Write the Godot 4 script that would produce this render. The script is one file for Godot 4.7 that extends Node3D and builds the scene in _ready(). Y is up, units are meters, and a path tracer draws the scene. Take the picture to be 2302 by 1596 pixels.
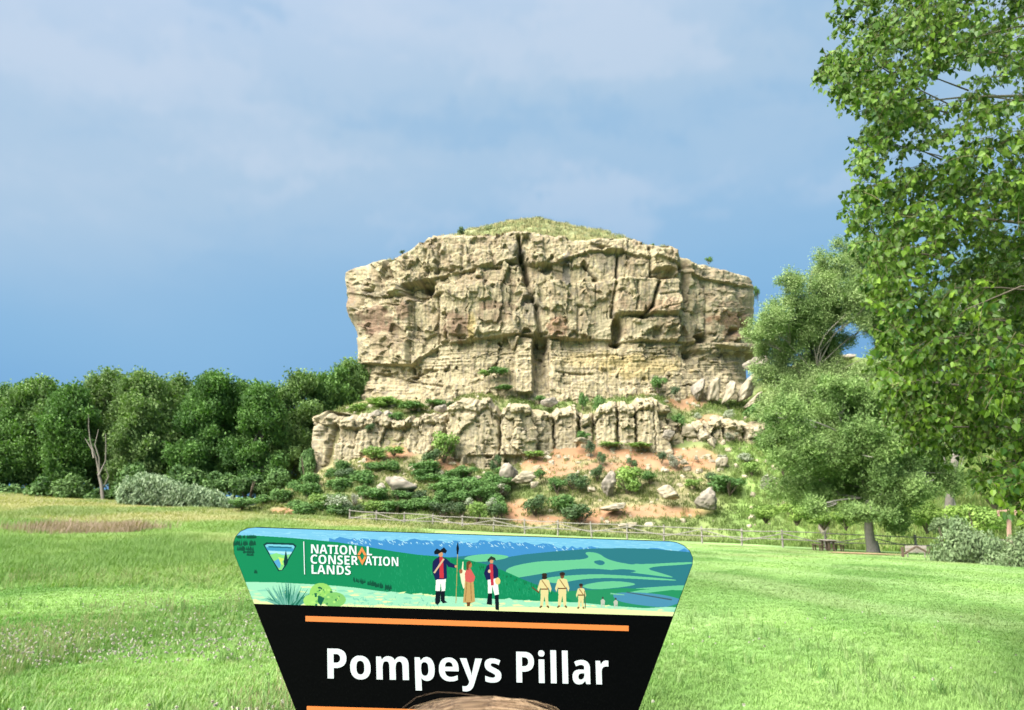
extends Node3D
# A sandstone butte behind a lawn, a trapezoid sign in front of it, a cottonwood at the right.
# Measures were read off the photograph (2302 x 1596 pixel view) and turned into metres with spot().

const FOCAL := 1700.0
const MIDX := 1151.0
const MIDY := 798.0
const EYE := 1.85
const TILT := 0.19853
const EXPOSURE := 10.0

var rng := RandomNumberGenerator.new()
var names := {}
var ct := cos(TILT)
var sn := sin(TILT)
var fine := FastNoiseLite.new()
var broad := FastNoiseLite.new()
var cells := FastNoiseLite.new()

# ---------------------------------------------------------------- measuring

func spot(x: float, y: float, d: float) -> Vector3:
	var a := (x - MIDX) / FOCAL
	var b := -(y - MIDY) / FOCAL
	var up := b * ct + sn
	var ahead := ct - b * sn
	var t := d / ahead
	return Vector3(a * t, EYE + up * t, -d)

func shot(p: Vector3) -> Vector2:
	var dy := p.y - EYE
	var ahead := -p.z * ct + dy * sn
	var up := dy * ct + p.z * sn
	return Vector2(MIDX + FOCAL * p.x / ahead, MIDY - FOCAL * up / ahead)

func along(line: PackedVector2Array, x: float) -> float:
	var n := line.size()
	if x <= line[0].x:
		return line[0].y
	for i in range(1, n):
		if x < line[i].x:
			var t := (x - line[i - 1].x) / (line[i].x - line[i - 1].x)
			return lerpf(line[i - 1].y, line[i].y, t)
	return line[n - 1].y

func ss(a: float, b: float, x: float) -> float:
	return smoothstep(a, b, x)

# ---------------------------------------------------------------- naming

func numbered(called: String) -> String:
	var n: int = names.get(called, 0)
	names[called] = n + 1
	return called if n == 0 else "%s_%03d" % [called, n]

func tag(o: Node, label: String, category: String, group := "") -> void:
	o.set_meta("label", label)
	o.set_meta("category", category)
	if group != "":
		o.set_meta("group", group)

func thing(called: String, label: String, category: String, at := Vector3.ZERO, group := "") -> Node3D:
	var o := Node3D.new()
	o.name = numbered(called)
	add_child(o, true)
	o.position = at
	tag(o, label, category, group)
	return o

func put(called: String, m: Mesh, material: Material, parent: Node = self) -> MeshInstance3D:
	var o := MeshInstance3D.new()
	o.name = numbered(called) if parent == self else called
	o.mesh = m
	o.material_override = material
	parent.add_child(o, true)
	return o

func scatter(called: String, m: Mesh, material: Material, places: Array[Transform3D], tints: PackedColorArray, parent: Node = self) -> MultiMeshInstance3D:
	var mm := MultiMesh.new()
	mm.transform_format = MultiMesh.TRANSFORM_3D
	mm.use_colors = true
	mm.mesh = m
	mm.instance_count = places.size()
	for i in places.size():
		mm.set_instance_transform(i, places[i])
		mm.set_instance_color(i, tints[i])
	var o := MultiMeshInstance3D.new()
	o.name = numbered(called) if parent == self else called
	o.multimesh = mm
	o.material_override = material
	parent.add_child(o, true)
	return o

# ---------------------------------------------------------------- materials

func plain(c: Color, rough := 0.9) -> StandardMaterial3D:
	var m := StandardMaterial3D.new()
	m.albedo_color = c.linear_to_srgb()
	m.roughness = rough
	return m

func tinted(rough := 0.95, back := Color.BLACK) -> StandardMaterial3D:
	var m := StandardMaterial3D.new()
	m.vertex_color_use_as_albedo = true
	m.roughness = rough
	m.cull_mode = BaseMaterial3D.CULL_DISABLED
	if back != Color.BLACK:
		m.backlight_enabled = true
		m.backlight = back
	return m

func wood(c: Color, dark: Color, rough := 0.85) -> StandardMaterial3D:
	var m := StandardMaterial3D.new()
	var n := FastNoiseLite.new()
	n.seed = 31
	n.frequency = 0.02
	n.fractal_octaves = 4
	var g := Gradient.new()
	g.set_color(0, dark.linear_to_srgb())
	g.set_color(1, c.linear_to_srgb())
	var t := NoiseTexture2D.new()
	t.width = 256
	t.height = 256
	t.seamless = true
	t.noise = n
	t.color_ramp = g
	m.albedo_texture = t
	m.uv1_triplanar = true
	m.uv1_scale = Vector3(3.0, 0.6, 3.0)
	m.roughness = rough
	return m

# ---------------------------------------------------------------- mesh helpers

class Buf:
	var v := PackedVector3Array()
	var n := PackedVector3Array()
	var c := PackedColorArray()
	var i := PackedInt32Array()
	func mesh(with_color := true) -> ArrayMesh:
		var a := []
		a.resize(Mesh.ARRAY_MAX)
		a[Mesh.ARRAY_VERTEX] = v
		a[Mesh.ARRAY_NORMAL] = n
		if with_color and c.size() == v.size():
			a[Mesh.ARRAY_COLOR] = c
		a[Mesh.ARRAY_INDEX] = i
		var m := ArrayMesh.new()
		m.add_surface_from_arrays(Mesh.PRIMITIVE_TRIANGLES, a)
		return m
	func tri(a: Vector3, b: Vector3, d: Vector3, nn: Vector3, col := Color.WHITE) -> void:
		var k := v.size()
		if (b - a).cross(d - a).dot(nn) > 0.0:
			v.append(a); v.append(d); v.append(b)
		else:
			v.append(a); v.append(b); v.append(d)
		n.append(nn); n.append(nn); n.append(nn)
		c.append(col); c.append(col); c.append(col)
		i.append(k); i.append(k + 1); i.append(k + 2)
	func quad(a: Vector3, b: Vector3, d: Vector3, e: Vector3, nn: Vector3, col := Color.WHITE) -> void:
		var k := v.size()
		v.append(a); v.append(b); v.append(d); v.append(e)
		for q in 4:
			n.append(nn)
			c.append(col)
		if (b - a).cross(d - a).dot(nn) > 0.0:
			i.append_array(PackedInt32Array([k, k + 2, k + 1, k, k + 3, k + 2]))
		else:
			i.append_array(PackedInt32Array([k, k + 1, k + 2, k, k + 2, k + 3]))
	func tube(p: Array, r: Array, sides := 6, col := Color.WHITE, cap := true) -> void:
		var k := v.size()
		var m := p.size()
		for j in m:
			var at: Vector3 = p[j]
			var dir: Vector3 = (p[mini(j + 1, m - 1)] - p[maxi(j - 1, 0)]).normalized()
			var side := dir.cross(Vector3.FORWARD if absf(dir.z) < 0.8 else Vector3.RIGHT).normalized()
			var other := dir.cross(side)
			for s in sides:
				var a := TAU * s / sides
				var o := side * cos(a) + other * sin(a)
				v.append(at + o * r[j])
				n.append(o)
				c.append(col)
		for j in m - 1:
			for s in sides:
				var a0 := k + j * sides + s
				var a1 := k + j * sides + (s + 1) % sides
				i.append_array(PackedInt32Array([a0, a0 + sides, a1, a1, a0 + sides, a1 + sides]))
		if cap:
			for e in [0, m - 1]:
				var at: Vector3 = p[e]
				var dir: Vector3 = (p[e] - p[1 if e == 0 else m - 2]).normalized()
				for s in sides:
					tri(at, v[k + e * sides + s], v[k + e * sides + (s + 1) % sides], dir, col)
	func box(at: Basis, mid: Vector3, size: Vector3, bevel := 0.0, col := Color.WHITE) -> void:
		# a box with chamfered edges
		var h := size * 0.5
		var b := minf(bevel, minf(h.x, minf(h.y, h.z)) * 0.9)
		for ax in 3:
			for s in [-1.0, 1.0]:
				var u := (ax + 1) % 3
				var w := (ax + 2) % 3
				var pts := []
				for q in [[-1, -1], [1, -1], [1, 1], [-1, 1]]:
					var p := Vector3.ZERO
					p[ax] = h[ax] * s
					p[u] = (h[u] - b) * q[0]
					p[w] = (h[w] - b) * q[1]
					pts.append(mid + at * p)
				var nn := Vector3.ZERO
				nn[ax] = s
				quad(pts[0], pts[1], pts[2], pts[3], at * nn, col)
				if b > 0.0:
					for t in [-1.0, 1.0]:
						var e := []
						for q in [[-1.0, 0], [1.0, 0], [1.0, 1], [-1.0, 1]]:
							var p := Vector3.ZERO
							p[w] = (h[w] - b) * q[0]
							if q[1] == 0:
								p[ax] = h[ax] * s
								p[u] = (h[u] - b) * t
							else:
								p[ax] = (h[ax] - b) * s
								p[u] = h[u] * t
							e.append(mid + at * p)
						var n2 := Vector3.ZERO
						n2[ax] = s
						n2[u] = t
						quad(e[0], e[1], e[2], e[3], (at * n2).normalized(), col)

# a grid of nu x nv points (u runs fastest) as one mesh with smooth normals; turned so that they agree with OUT at each point's side
func sheet(nu: int, nv: int, pos: PackedVector3Array, col: PackedColorArray, flip: bool, wrap := false) -> ArrayMesh:
	var b := Buf.new()
	b.v = pos
	b.c = col
	b.n.resize(pos.size())
	var last := nu if wrap else nu - 1
	b.i.resize(last * (nv - 1) * 6)
	var k := 0
	for j in nv - 1:
		for i in last:
			var a := j * nu + i
			var c2 := j * nu + (i + 1) % nu
			var d := a + nu
			var e := c2 + nu
			if flip:
				b.i[k] = a; b.i[k + 1] = c2; b.i[k + 2] = d
				b.i[k + 3] = c2; b.i[k + 4] = e; b.i[k + 5] = d
			else:
				b.i[k] = a; b.i[k + 1] = d; b.i[k + 2] = c2
				b.i[k + 3] = c2; b.i[k + 4] = d; b.i[k + 5] = e
			k += 6
	for j in nv:
		for i in nu:
			var i0 := (i - 1 + nu) % nu if wrap else maxi(i - 1, 0)
			var i1 := (i + 1) % nu if wrap else mini(i + 1, nu - 1)
			var du := pos[j * nu + i1] - pos[j * nu + i0]
			var dv := pos[mini(j + 1, nv - 1) * nu + i] - pos[maxi(j - 1, 0) * nu + i]
			var nn := du.cross(dv).normalized()
			b.n[j * nu + i] = -nn if flip else nn
	return b.mesh()

func leaf_clump(count: int, reach: float, size: float, seed_: int, upright := 0.0, narrow := 0.55) -> ArrayMesh:
	var r := RandomNumberGenerator.new()
	r.seed = seed_
	var b := Buf.new()
	for q in count:
		var at := Vector3(r.randfn(), r.randfn(), r.randfn()) * reach * 0.55
		var nn := Vector3(r.randfn(), r.randfn() + 0.5, r.randfn()).normalized()
		var dir := Vector3(r.randfn(), r.randfn() + upright, r.randfn()).normalized()
		dir = (dir - nn * dir.dot(nn)).normalized()
		var side := nn.cross(dir)
		var s := size * r.randf_range(0.7, 1.3)
		var w := s * narrow
		var tip := at + dir * s
		var root := at - dir * s
		var fold := nn * s * 0.18
		b.tri(root, at + side * w + fold, tip, (nn - side * 0.25).normalized())
		b.tri(root, tip, at - side * w + fold, (nn + side * 0.25).normalized())
	return b.mesh(false)

func grass_tuft(blades: int, spread: float, tall: float, wide: float, seed_: int, lean := 0.35) -> ArrayMesh:
	var r := RandomNumberGenerator.new()
	r.seed = seed_
	var b := Buf.new()
	for q in blades:
		var a := r.randf() * TAU
		var at := Vector3(cos(a), 0, sin(a)) * spread * sqrt(r.randf())
		var h := tall * r.randf_range(0.55, 1.0)
		var f := r.randf() * TAU
		var out := Vector3(cos(f), 0, sin(f))
		var side := Vector3(-out.z, 0, out.x) * wide * 0.5
		var mid := at + Vector3.UP * h * 0.6 + out * h * lean * 0.35
		var tip := at + Vector3.UP * h * r.randf_range(0.8, 1.0) + out * h * lean * r.randf_range(0.8, 1.4)
		var nn := (mid - at).cross(side).normalized()
		b.quad(at - side, at + side, mid + side * 0.8, mid - side * 0.8, nn)
		b.tri(mid - side * 0.8, mid + side * 0.8, tip, (tip - mid).cross(side).normalized())
	return b.mesh(false)

# ---------------------------------------------------------------- sky

func build_sky() -> void:
	var w := 1024
	var h := 512
	var im := Image.create(w, h, false, Image.FORMAT_RGBF)
	var n := FastNoiseLite.new()
	n.seed = 5
	n.noise_type = FastNoiseLite.TYPE_SIMPLEX_SMOOTH
	n.frequency = 1.1
	n.fractal_octaves = 5
	n.fractal_gain = 0.5
	n.domain_warp_enabled = true
	n.domain_warp_amplitude = 0.35
	n.domain_warp_frequency = 1.2
	var n2 := FastNoiseLite.new()
	n2.seed = 19
	n2.frequency = 0.7
	n2.fractal_octaves = 3
	var low := Color8(116, 171, 220).srgb_to_linear()
	var mid := Color8(140, 187, 226).srgb_to_linear()
	var high := Color8(175, 203, 229).srgb_to_linear()
	var top := Color8(196, 215, 240).srgb_to_linear()
	var pale := Color8(208, 221, 239).srgb_to_linear()
	var deep := Color8(136, 184, 224).srgb_to_linear()
	var bright := Color(2.3, 2.36, 2.45)  # overhead sky raised well above the rest, as added fill light
	for j in h:
		var el := PI * (0.5 - (j + 0.5) / h)
		for i in w:
			var az := TAU * ((i + 0.5) / w - 0.5)
			var dir := Vector3(sin(az) * cos(el), sin(el), -cos(az) * cos(el))
			var e := rad_to_deg(el)
			var p := Vector3(dir.x, dir.y * 2.6, dir.z)
			var q := n.get_noise_3dv(p * 1.9)
			var z := n2.get_noise_3dv(p)
			var lift := e + z * 9.0 + sin(az) * 6.0
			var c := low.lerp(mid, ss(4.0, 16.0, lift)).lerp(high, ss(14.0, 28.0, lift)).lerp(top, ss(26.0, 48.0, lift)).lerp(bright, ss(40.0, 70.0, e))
			var thin := ss(6.0, 26.0, e)
			c = c.lerp(pale, clampf(ss(0.04, 0.45, q) * (0.02 + 0.55 * thin * thin * 0.75) * ss(75.0, 45.0, e), 0.0, 1.0))
			c = c.lerp(deep, clampf(ss(0.02, -0.40, q) * (0.08 + 0.36 * thin) * ss(75.0, 45.0, e), 0.0, 1.0))
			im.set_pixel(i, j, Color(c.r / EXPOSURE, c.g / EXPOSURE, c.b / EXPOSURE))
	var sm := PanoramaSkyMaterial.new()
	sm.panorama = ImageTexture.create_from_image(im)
	var sky := Sky.new()
	sky.sky_material = sm
	var env := Environment.new()
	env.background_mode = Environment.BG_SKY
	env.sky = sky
	env.tonemap_mode = Environment.TONE_MAPPER_LINEAR
	env.tonemap_exposure = EXPOSURE
	env.sdfgi_enabled = true
	env.ssao_enabled = true
	env.ssil_enabled = true
	var we := WorldEnvironment.new()
	we.name = "world_environment"
	we.environment = env
	add_child(we)

# ---------------------------------------------------------------- ground

func ground(x: float, d: float) -> float:
	var t := minf(maxf(d, 0.0) / 55.0, 2.2)
	return -t * 0.37 - clampf(x, -60, 60) * 0.036 * t + broad.get_noise_2d(x * 4.0, d * 4.0) * 0.05 * clampf((d - 3.0) / 7.0, 0.0, 1.0)

var tan_c := Color(0.26, 0.22, 0.12)
var lawn_c := Color(0.128, 0.25, 0.062)
var lime_c := Color(0.205, 0.325, 0.10)
var deep_c := Color(0.088, 0.20, 0.036)

func meadow(x: float, d: float) -> float:
	# 0 on the mown lawn, 1 in the tall grass at the left
	var edge := broad.get_noise_2d(x * 2.0, d * 2.0) * 5.0
	return ss(17.0, 27.0, d + edge * 0.6) * ss(-0.10, -0.24, x / maxf(d, 1.0) + edge * 0.008)

func turf(x: float, d: float) -> Color:
	var a := broad.get_noise_2d(x * 3.0, d * 3.0 + 40.0)
	var b := broad.get_noise_2d((x - d * 0.35) * 13.0 + 90.0, d * 6.0)
	var c := lawn_c.lerp(lime_c, 0.25 + 0.5 * ss(-0.3, 0.35, a)).lerp(deep_c, 0.9 * ss(0.0, 0.35, b)).lerp(lime_c * 1.1, 0.8 * ss(-0.05, -0.35, b))
	var lane := sin((x * 0.8 + d * 0.42) * 1.5 + broad.get_noise_2d(x * 2.0, d * 2.0) * 5.0)
	c = c.lerp(Color(0.225, 0.335, 0.135), 0.55 * ss(0.0, 0.8, lane) * ss(-0.02, 0.2, x / maxf(d, 1.0)) * ss(9.0, 16.0, d))
	var dry := 0.0
	for s in [[21.0, 48.0, 5.0, 3.0], [17.5, 55.0, 6.0, 2.5], [27.0, 47.0, 4.0, 2.0], [13.0, 40.0, 3.0, 2.0], [24.0, 38.0, 5.0, 2.2], [9.0, 62.0, 9.0, 3.0], [-4.0, 66.0, 14.0, 3.0]]:
		var e := pow((x - s[0]) / s[2], 2.0) + pow((d - s[1]) / s[3], 2.0)
		dry = maxf(dry, exp(-e) * 0.45)
	dry = clampf(dry + 0.14 * ss(0.15, 0.5, b - a * 0.5), 0.0, 0.8)
	return c.lerp(tan_c, dry * (0.55 + 0.45 * ss(-0.3, 0.3, fine.get_noise_2d(x * 20.0, d * 20.0))))

func build_ground() -> void:
	var xs := PackedFloat32Array()
	var ds := PackedFloat32Array()
	var x := -900.0
	while x < 900.0:
		xs.append(x)
		x += 0.7 if absf(x) < 48.0 else (4.0 if absf(x) < 110.0 else 60.0)
	xs.append(900.0)
	var d := -160.0
	while d < 1500.0:
		ds.append(d)
		d += 20.0 if d < -9.0 else (0.6 if d < 90.0 else (4.0 if d < 150.0 else 90.0))
	var pos := PackedVector3Array()
	var col := PackedColorArray()
	for dd in ds:
		for xx in xs:
			var y := ground(xx, dd)
			pos.append(Vector3(xx, y, -dd))
			var c := turf(xx, dd)
			var m := meadow(xx, dd)
			c = c.lerp(Color(0.17, 0.22, 0.08), m * 0.8)
			col.append(c)
	var o := put("ground", sheet(xs.size(), ds.size(), pos, col, false), tinted(1.0))
	o.set_meta("kind", "structure")

# ---------------------------------------------------------------- hillside

var foot_line := PackedVector2Array([Vector2(560, 1150), Vector2(620, 1125), Vector2(665, 1092), Vector2(712, 1064), Vector2(760, 1040), Vector2(850, 1012), Vector2(910, 1020), Vector2(1000, 1006), Vector2(1060, 1035), Vector2(1150, 1038), Vector2(1190, 1010), Vector2(1250, 1003), Vector2(1340, 994), Vector2(1500, 1002), Vector2(1560, 990), Vector2(1720, 992), Vector2(1900, 960), Vector2(2302, 990), Vector2(2600, 1010)])
var tier_line := PackedVector2Array([Vector2(700, 938), Vector2(730, 933), Vector2(770, 938), Vector2(830, 930), Vector2(880, 944), Vector2(930, 938), Vector2(1000, 930), Vector2(1012, 912), Vector2(1045, 899), Vector2(1100, 903), Vector2(1122, 922), Vector2(1150, 908), Vector2(1192, 908), Vector2(1205, 938), Vector2(1222, 925), Vector2(1245, 932), Vector2(1260, 918), Vector2(1290, 917), Vector2(1310, 930), Vector2(1335, 930), Vector2(1350, 912), Vector2(1385, 908), Vector2(1395, 912), Vector2(1428, 910), Vector2(1436, 898), Vector2(1470, 895), Vector2(1500, 910), Vector2(1515, 945), Vector2(1560, 955), Vector2(1620, 940), Vector2(1690, 955), Vector2(1720, 950), Vector2(1900, 890), Vector2(2302, 960), Vector2(2600, 1000)])
var shelf_line := PackedVector2Array([Vector2(700, 930), Vector2(788, 915), Vector2(850, 893), Vector2(1010, 897), Vector2(1080, 872), Vector2(1200, 880), Vector2(1370, 888), Vector2(1500, 872), Vector2(1600, 895), Vector2(1680, 900), Vector2(1740, 850), Vector2(1820, 805), Vector2(1920, 800), Vector2(2050, 830), Vector2(2302, 905), Vector2(2600, 960)])

func hill(x: float, d: float) -> float:
	var g := ground(x, d)
	var a := MIDX + x * FOCAL / 97.0
	var d0 := 77.0 + 5.0 * ss(-18.0, -32.0, x) - 6.0 * ss(20.0, 50.0, x)
	if d < d0:
		return g - 0.12 - (d0 - d) * 0.03
	var yb := spot(a, along(foot_line, a), 95.5).y
	var yt := spot(a, along(tier_line, a), 97.0).y - 0.5
	var yu := spot(MIDX + x * FOCAL / 104.0, along(shelf_line, MIDX + x * FOCAL / 104.0), 104.0).y
	var y := 0.0
	var rough := fine.get_noise_2d(x * 3.0, d * 3.0) * 0.5 + fine.get_noise_2d(x * 11.0, d * 11.0) * 0.22
	if d < 95.5:
		var t := (d - d0) / (95.5 - d0)
		y = lerpf(ground(x, d0) - 0.12, yb, pow(t, 1.12)) + rough * ss(0.0, 0.12, t)
	elif d < 97.5:
		y = lerpf(yb, yt, (d - 95.5) / 2.0) + rough
	else:
		y = lerpf(yt, yu, minf((d - 97.5) / 6.5, 1.0)) + rough - maxf(0.0, d - 125.0) * 0.35
	var keep := ss(-33.0, -28.0, x) if d < 94.0 else ss(-27.5, -24.6, x)
	keep = lerpf(ss(-33.0, -28.0, x), ss(-26.5, -23.8, x), ss(92.0, 96.0, d))
	return lerpf(g - 0.4, y, keep)

func soil(p: Vector3, a: Vector2) -> Color:
	var n := fine.get_noise_3dv(p * 2.2)
	var m := fine.get_noise_3dv(p * 9.0 + Vector3(50, 0, 0))
	var c := Color(0.23, 0.21, 0.105).lerp(Color(0.15, 0.19, 0.065), ss(-0.2, 0.3, n))
	var red := 0.0
	for s in [[1140, 1020, 90, 16], [1330, 1015, 120, 20], [1520, 1030, 120, 26], [1230, 1050, 70, 22], [1470, 1152, 130, 16], [1340, 1165, 70, 12], [1160, 1140, 36, 30], [1200, 1168, 60, 12], [900, 1018, 40, 12], [835, 1027, 20, 14], [1010, 1040, 50, 16], [1550, 905, 60, 26], [1440, 885, 50, 12], [1230, 885, 60, 14], [1600, 945, 40, 18], [660, 1150, 50, 10], [1370, 1050, 60, 12]]:
		red = maxf(red, ss(1.35, 0.55, pow((a.x - s[0]) / s[2], 2.0) + pow((a.y - s[1]) / s[3], 2.0) + n * 0.9 + m * 0.6))
	c = c.lerp(Color(0.275, 0.135, 0.075).lerp(Color(0.31, 0.18, 0.105), ss(-0.2, 0.3, m)), red * 0.85)
	var lush := ss(1560.0, 1700.0, a.x + n * 120.0) * ss(930.0, 1050.0, a.y)
	c = c.lerp(Color(0.16, 0.26, 0.065), lush * 0.85)
	return c.lerp(c * 0.75, ss(0.0, 0.5, m))

var soil_red := {}

func build_hill() -> void:
	var nu := 400
	var nv := 190
	var pos := PackedVector3Array()
	var col := PackedColorArray()
	for j in nv:
		var d := 72.0 + 40.0 * j / 150.0 if j < 150 else 112.0 + (j - 150) * 2.2
		for i in nu:
			var x := -36.0 + 86.0 * i / 340.0 if i < 340 else 50.0 + (i - 340) * 1.5
			var p := Vector3(x, hill(x, d), -d)
			pos.append(p)
			col.append(soil(p, shot(p)))
	var o := put("hillside", sheet(nu, nv, pos, col, false), tinted(1.0))
	o.set_meta("kind", "structure")

# ---------------------------------------------------------------- the butte

var rim_line := PackedVector2Array([Vector2(765, 602), Vector2(800, 594), Vector2(860, 590), Vector2(880, 582), Vector2(905, 567), Vector2(925, 555), Vector2(950, 530), Vector2(1040, 529), Vector2(1100, 526), Vector2(1165, 522), Vector2(1200, 528), Vector2(1290, 540), Vector2(1330, 545), Vector2(1380, 538), Vector2(1430, 540), Vector2(1460, 546), Vector2(1520, 557), Vector2(1555, 576), Vector2(1566, 592), Vector2(1620, 600), Vector2(1680, 613), Vector2(1705, 628)])
var dome_line := PackedVector2Array([Vector2(765, 604), Vector2(860, 584), Vector2(950, 540), Vector2(1040, 517), Vector2(1100, 504), Vector2(1150, 496), Vector2(1210, 490), Vector2(1270, 495), Vector2(1330, 510), Vector2(1390, 529), Vector2(1440, 547), Vector2(1560, 582), Vector2(1705, 632)])
var left_side := PackedVector2Array([Vector2(590, 772), Vector2(602, 765), Vector2(612, 762), Vector2(640, 768), Vector2(690, 768), Vector2(705, 775), Vector2(722, 787), Vector2(750, 794), Vector2(790, 799), Vector2(815, 798), Vector2(822, 793), Vector2(838, 793), Vector2(845, 797), Vector2(862, 791), Vector2(880, 788), Vector2(940, 786)])
var right_side := PackedVector2Array([Vector2(600, 1690), Vector2(615, 1698), Vector2(640, 1706), Vector2(665, 1712), Vector2(720, 1706), Vector2(750, 1700), Vector2(762, 1712), Vector2(790, 1722), Vector2(800, 1690), Vector2(830, 1685), Vector2(880, 1690), Vector2(940, 1700)])
var ledge_line := PackedVector2Array([Vector2(760, 818), Vector2(929, 820), Vector2(950, 800), Vector2(985, 774), Vector2(1050, 766), Vector2(1131, 755), Vector2(1194, 751), Vector2(1240, 758), Vector2(1384, 764), Vector2(1400, 768), Vector2(1527, 764), Vector2(1598, 772), Vector2(1661, 785), Vector2(1720, 792)])
var brow_line := PackedVector2Array([Vector2(760, 655), Vector2(870, 668), Vector2(905, 652), Vector2(945, 633), Vector2(975, 622), Vector2(1037, 612), Vector2(1107, 594), Vector2(1162, 580), Vector2(1200, 598), Vector2(1250, 590), Vector2(1320, 566), Vector2(1400, 563), Vector2(1480, 585), Vector2(1560, 615), Vector2(1710, 650)])

# each: x0, y0, x1, y1, half width, depth in metres
var cracks := [[1166, 528, 1171, 575, 4, 2.6], [1171, 575, 1186, 632, 7, 4.0], [1182, 632, 1205, 690, 5, 1.3], [1205, 690, 1214, 750, 5, 1.2],
	[1389, 572, 1384, 640, 3, 1.5], [1384, 640, 1376, 712, 4, 1.6], [1461, 556, 1463, 624, 3, 1.3], [1476, 640, 1463, 690, 3.5, 2.0], [1463, 690, 1444, 712, 3.5, 2.0],
	[1541, 570, 1545, 690, 8, 1.8], [1527, 712, 1526, 760, 3, 1.3], [1312, 594, 1342, 632, 3, 1.3], [923, 690, 922, 742, 3, 0.9], [923, 768, 923, 836, 3.5, 1.3], [838, 622, 842, 650, 4, 1.2],
	[862, 597, 868, 622, 5, 1.2], [985, 660, 985, 770, 4, 0.7], [1005, 700, 1003, 762, 3, 0.7], [1428, 700, 1430, 640, 2.5, 0.7], [800, 700, 812, 655, 3, 0.9], [812, 655, 830, 645, 4, 1.4],
	[862, 668, 905, 664, 3.5, 0.9], [905, 664, 925, 660, 3, 0.6], [793, 700, 900, 678, 2.5, 0.6], [1234, 770, 1236, 860, 3, 0.8], [1262, 640, 1280, 668, 4, 0.8], [1596, 640, 1592, 760, 3, 0.7], [1667, 640, 1672, 740, 4, 0.9],
	[1575, 800, 1572, 850, 3, 0.8], [1632, 790, 1636, 870, 4, 1.0], [1300, 690, 1298, 760, 3, 0.6], [1340, 640, 1338, 690, 2.5, 0.5], [1090, 640, 1092, 700, 2.5, 0.4], [1040, 545, 1040, 600, 3, 0.6], [985, 545, 982, 610, 4, 0.8], [1105, 560, 1112, 590, 3, 0.7], [955, 560, 960, 615, 4, 0.8],
	[838, 840, 1000, 872, 2.5, 0.7], [930, 842, 985, 832, 3, 0.6], [1240, 800, 1380, 806, 2, 0.45], [1100, 800, 1190, 790, 2, 0.5], [1250, 840, 1330, 846, 2.5, 0.6], [1480, 700, 1520, 690, 2, 0.4], [1475, 668, 1520, 662, 2, 0.35]]
# each: x, y, half width, height above, height below, depth
var hollows := [[938, 646, 40, 14, 30, 3.4], [958, 634, 20, 10, 20, 2.4], [1388, 738, 15, 26, 38, 3.6], [1386, 771, 16, 5, 10, 2.6], [1486, 615, 28, 9, 18, 2.4], [1528, 598, 12, 8, 14, 2.0], [1579, 758, 22, 9, 14, 2.6], [1214, 776, 19, 26, 40, 2.4], [1214, 830, 16, 30, 30, 1.3], [1648, 742, 12, 7, 12, 2.0], [1560, 792, 20, 8, 14, 1.8], [1700, 790, 20, 8, 16, 3.2], [1190, 672, 14, 8, 12, 1.6], [1230, 600, 14, 8, 20, 1.5], [880, 700, 14, 18, 12, 0.8], [1078, 628, 6, 5, 6, 1.0], [1092, 636, 5, 5, 6, 0.9], [1110, 648, 6, 5, 6, 0.8], [1062, 612, 8, 4, 6, 1.2], [1115, 602, 16, 5, 8, 1.6], [1150, 590, 14, 5, 8, 1.3], [1016, 608, 10, 5, 6, 1.0], [1436, 712, 20, 6, 10, 1.4], [1337, 628, 8, 5, 7, 1.0], [1001, 768, 14, 6, 8, 1.3], [925, 848, 9, 5, 6, 0.9], [786, 630, 5, 5, 5, 0.9], [822, 628, 5, 6, 6, 0.9], [812, 665, 7, 4, 6, 1.0], [797, 700, 4, 5, 5, 0.9], [900, 668, 10, 4, 5, 1.0], [990, 660, 8, 5, 6, 0.7], [1000, 705, 7, 5, 6, 0.8], [1360, 555, 18, 4, 8, 1.2]]
# each: x0, x1, y0, y1, metres outwards, softness
var blocks := [[1378, 1520, 630, 708, 1.5, 5], [1406, 1524, 716, 764, 1.2, 9], [1525, 1556, 560, 770, -0.7, 5], [1556, 1740, 560, 772, -1.0, 5], [995, 1205, 640, 752, 0.7, 10], [1236, 1375, 636, 757, 0.35, 6], [1160, 1196, 758, 890, 1.4, 4], [1198, 1232, 748, 890, -1.3, 3], [1236, 1262, 762, 860, 0.4, 4], [1540, 1566, 770, 830, -1.1, 4], [1462, 1518, 562, 622, 1.2, 5], [1192, 1222, 540, 596, 0.9, 5], [1360, 1400, 552, 566, 0.9, 4], [955, 1165, 542, 600, 0.5, 6], [780, 925, 688, 818, 0.5, 5], [926, 984, 660, 800, -0.6, 6], [1400, 1520, 775, 850, 0.7, 18], [1600, 1700, 690, 780, 0.5, 6]]

func dice(a: float, b: float) -> float:
	var k := sin(a * 127.1 + b * 311.7) * 43758.5453
	return k - floorf(k)

# jointed rock: upright blocks in uneven courses, each standing out by its own amount, with open joints here and there
func jointed(x: float, y: float, wide: float, tall: float, salt: float) -> float:
	var v := (y + fine.get_noise_2d(x * 0.9, salt * 50.0) * tall * 0.5) / tall
	var row := floorf(v)
	var part := v - row
	var w := wide * (0.6 + 0.9 * dice(row, salt))
	var u := (x + fine.get_noise_2d(y * 1.1, salt * 90.0) * wide * 0.18) / w + dice(row, salt + 7.0)
	var col := floorf(u)
	var across := u - col
	# two blocks of neighbouring courses often hang together
	if dice(col, salt + row * 0.5) > 0.6 and part < 0.5:
		row -= 1.0
	var d := dice(col + row * 17.0, salt) * 2.0 - 1.0
	var side := minf(across, 1.0 - across) * w
	if dice(col + 3.0, row + salt) > 0.55:
		d -= 0.28 * ss(2.0, 0.4, side)
	return d

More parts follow.
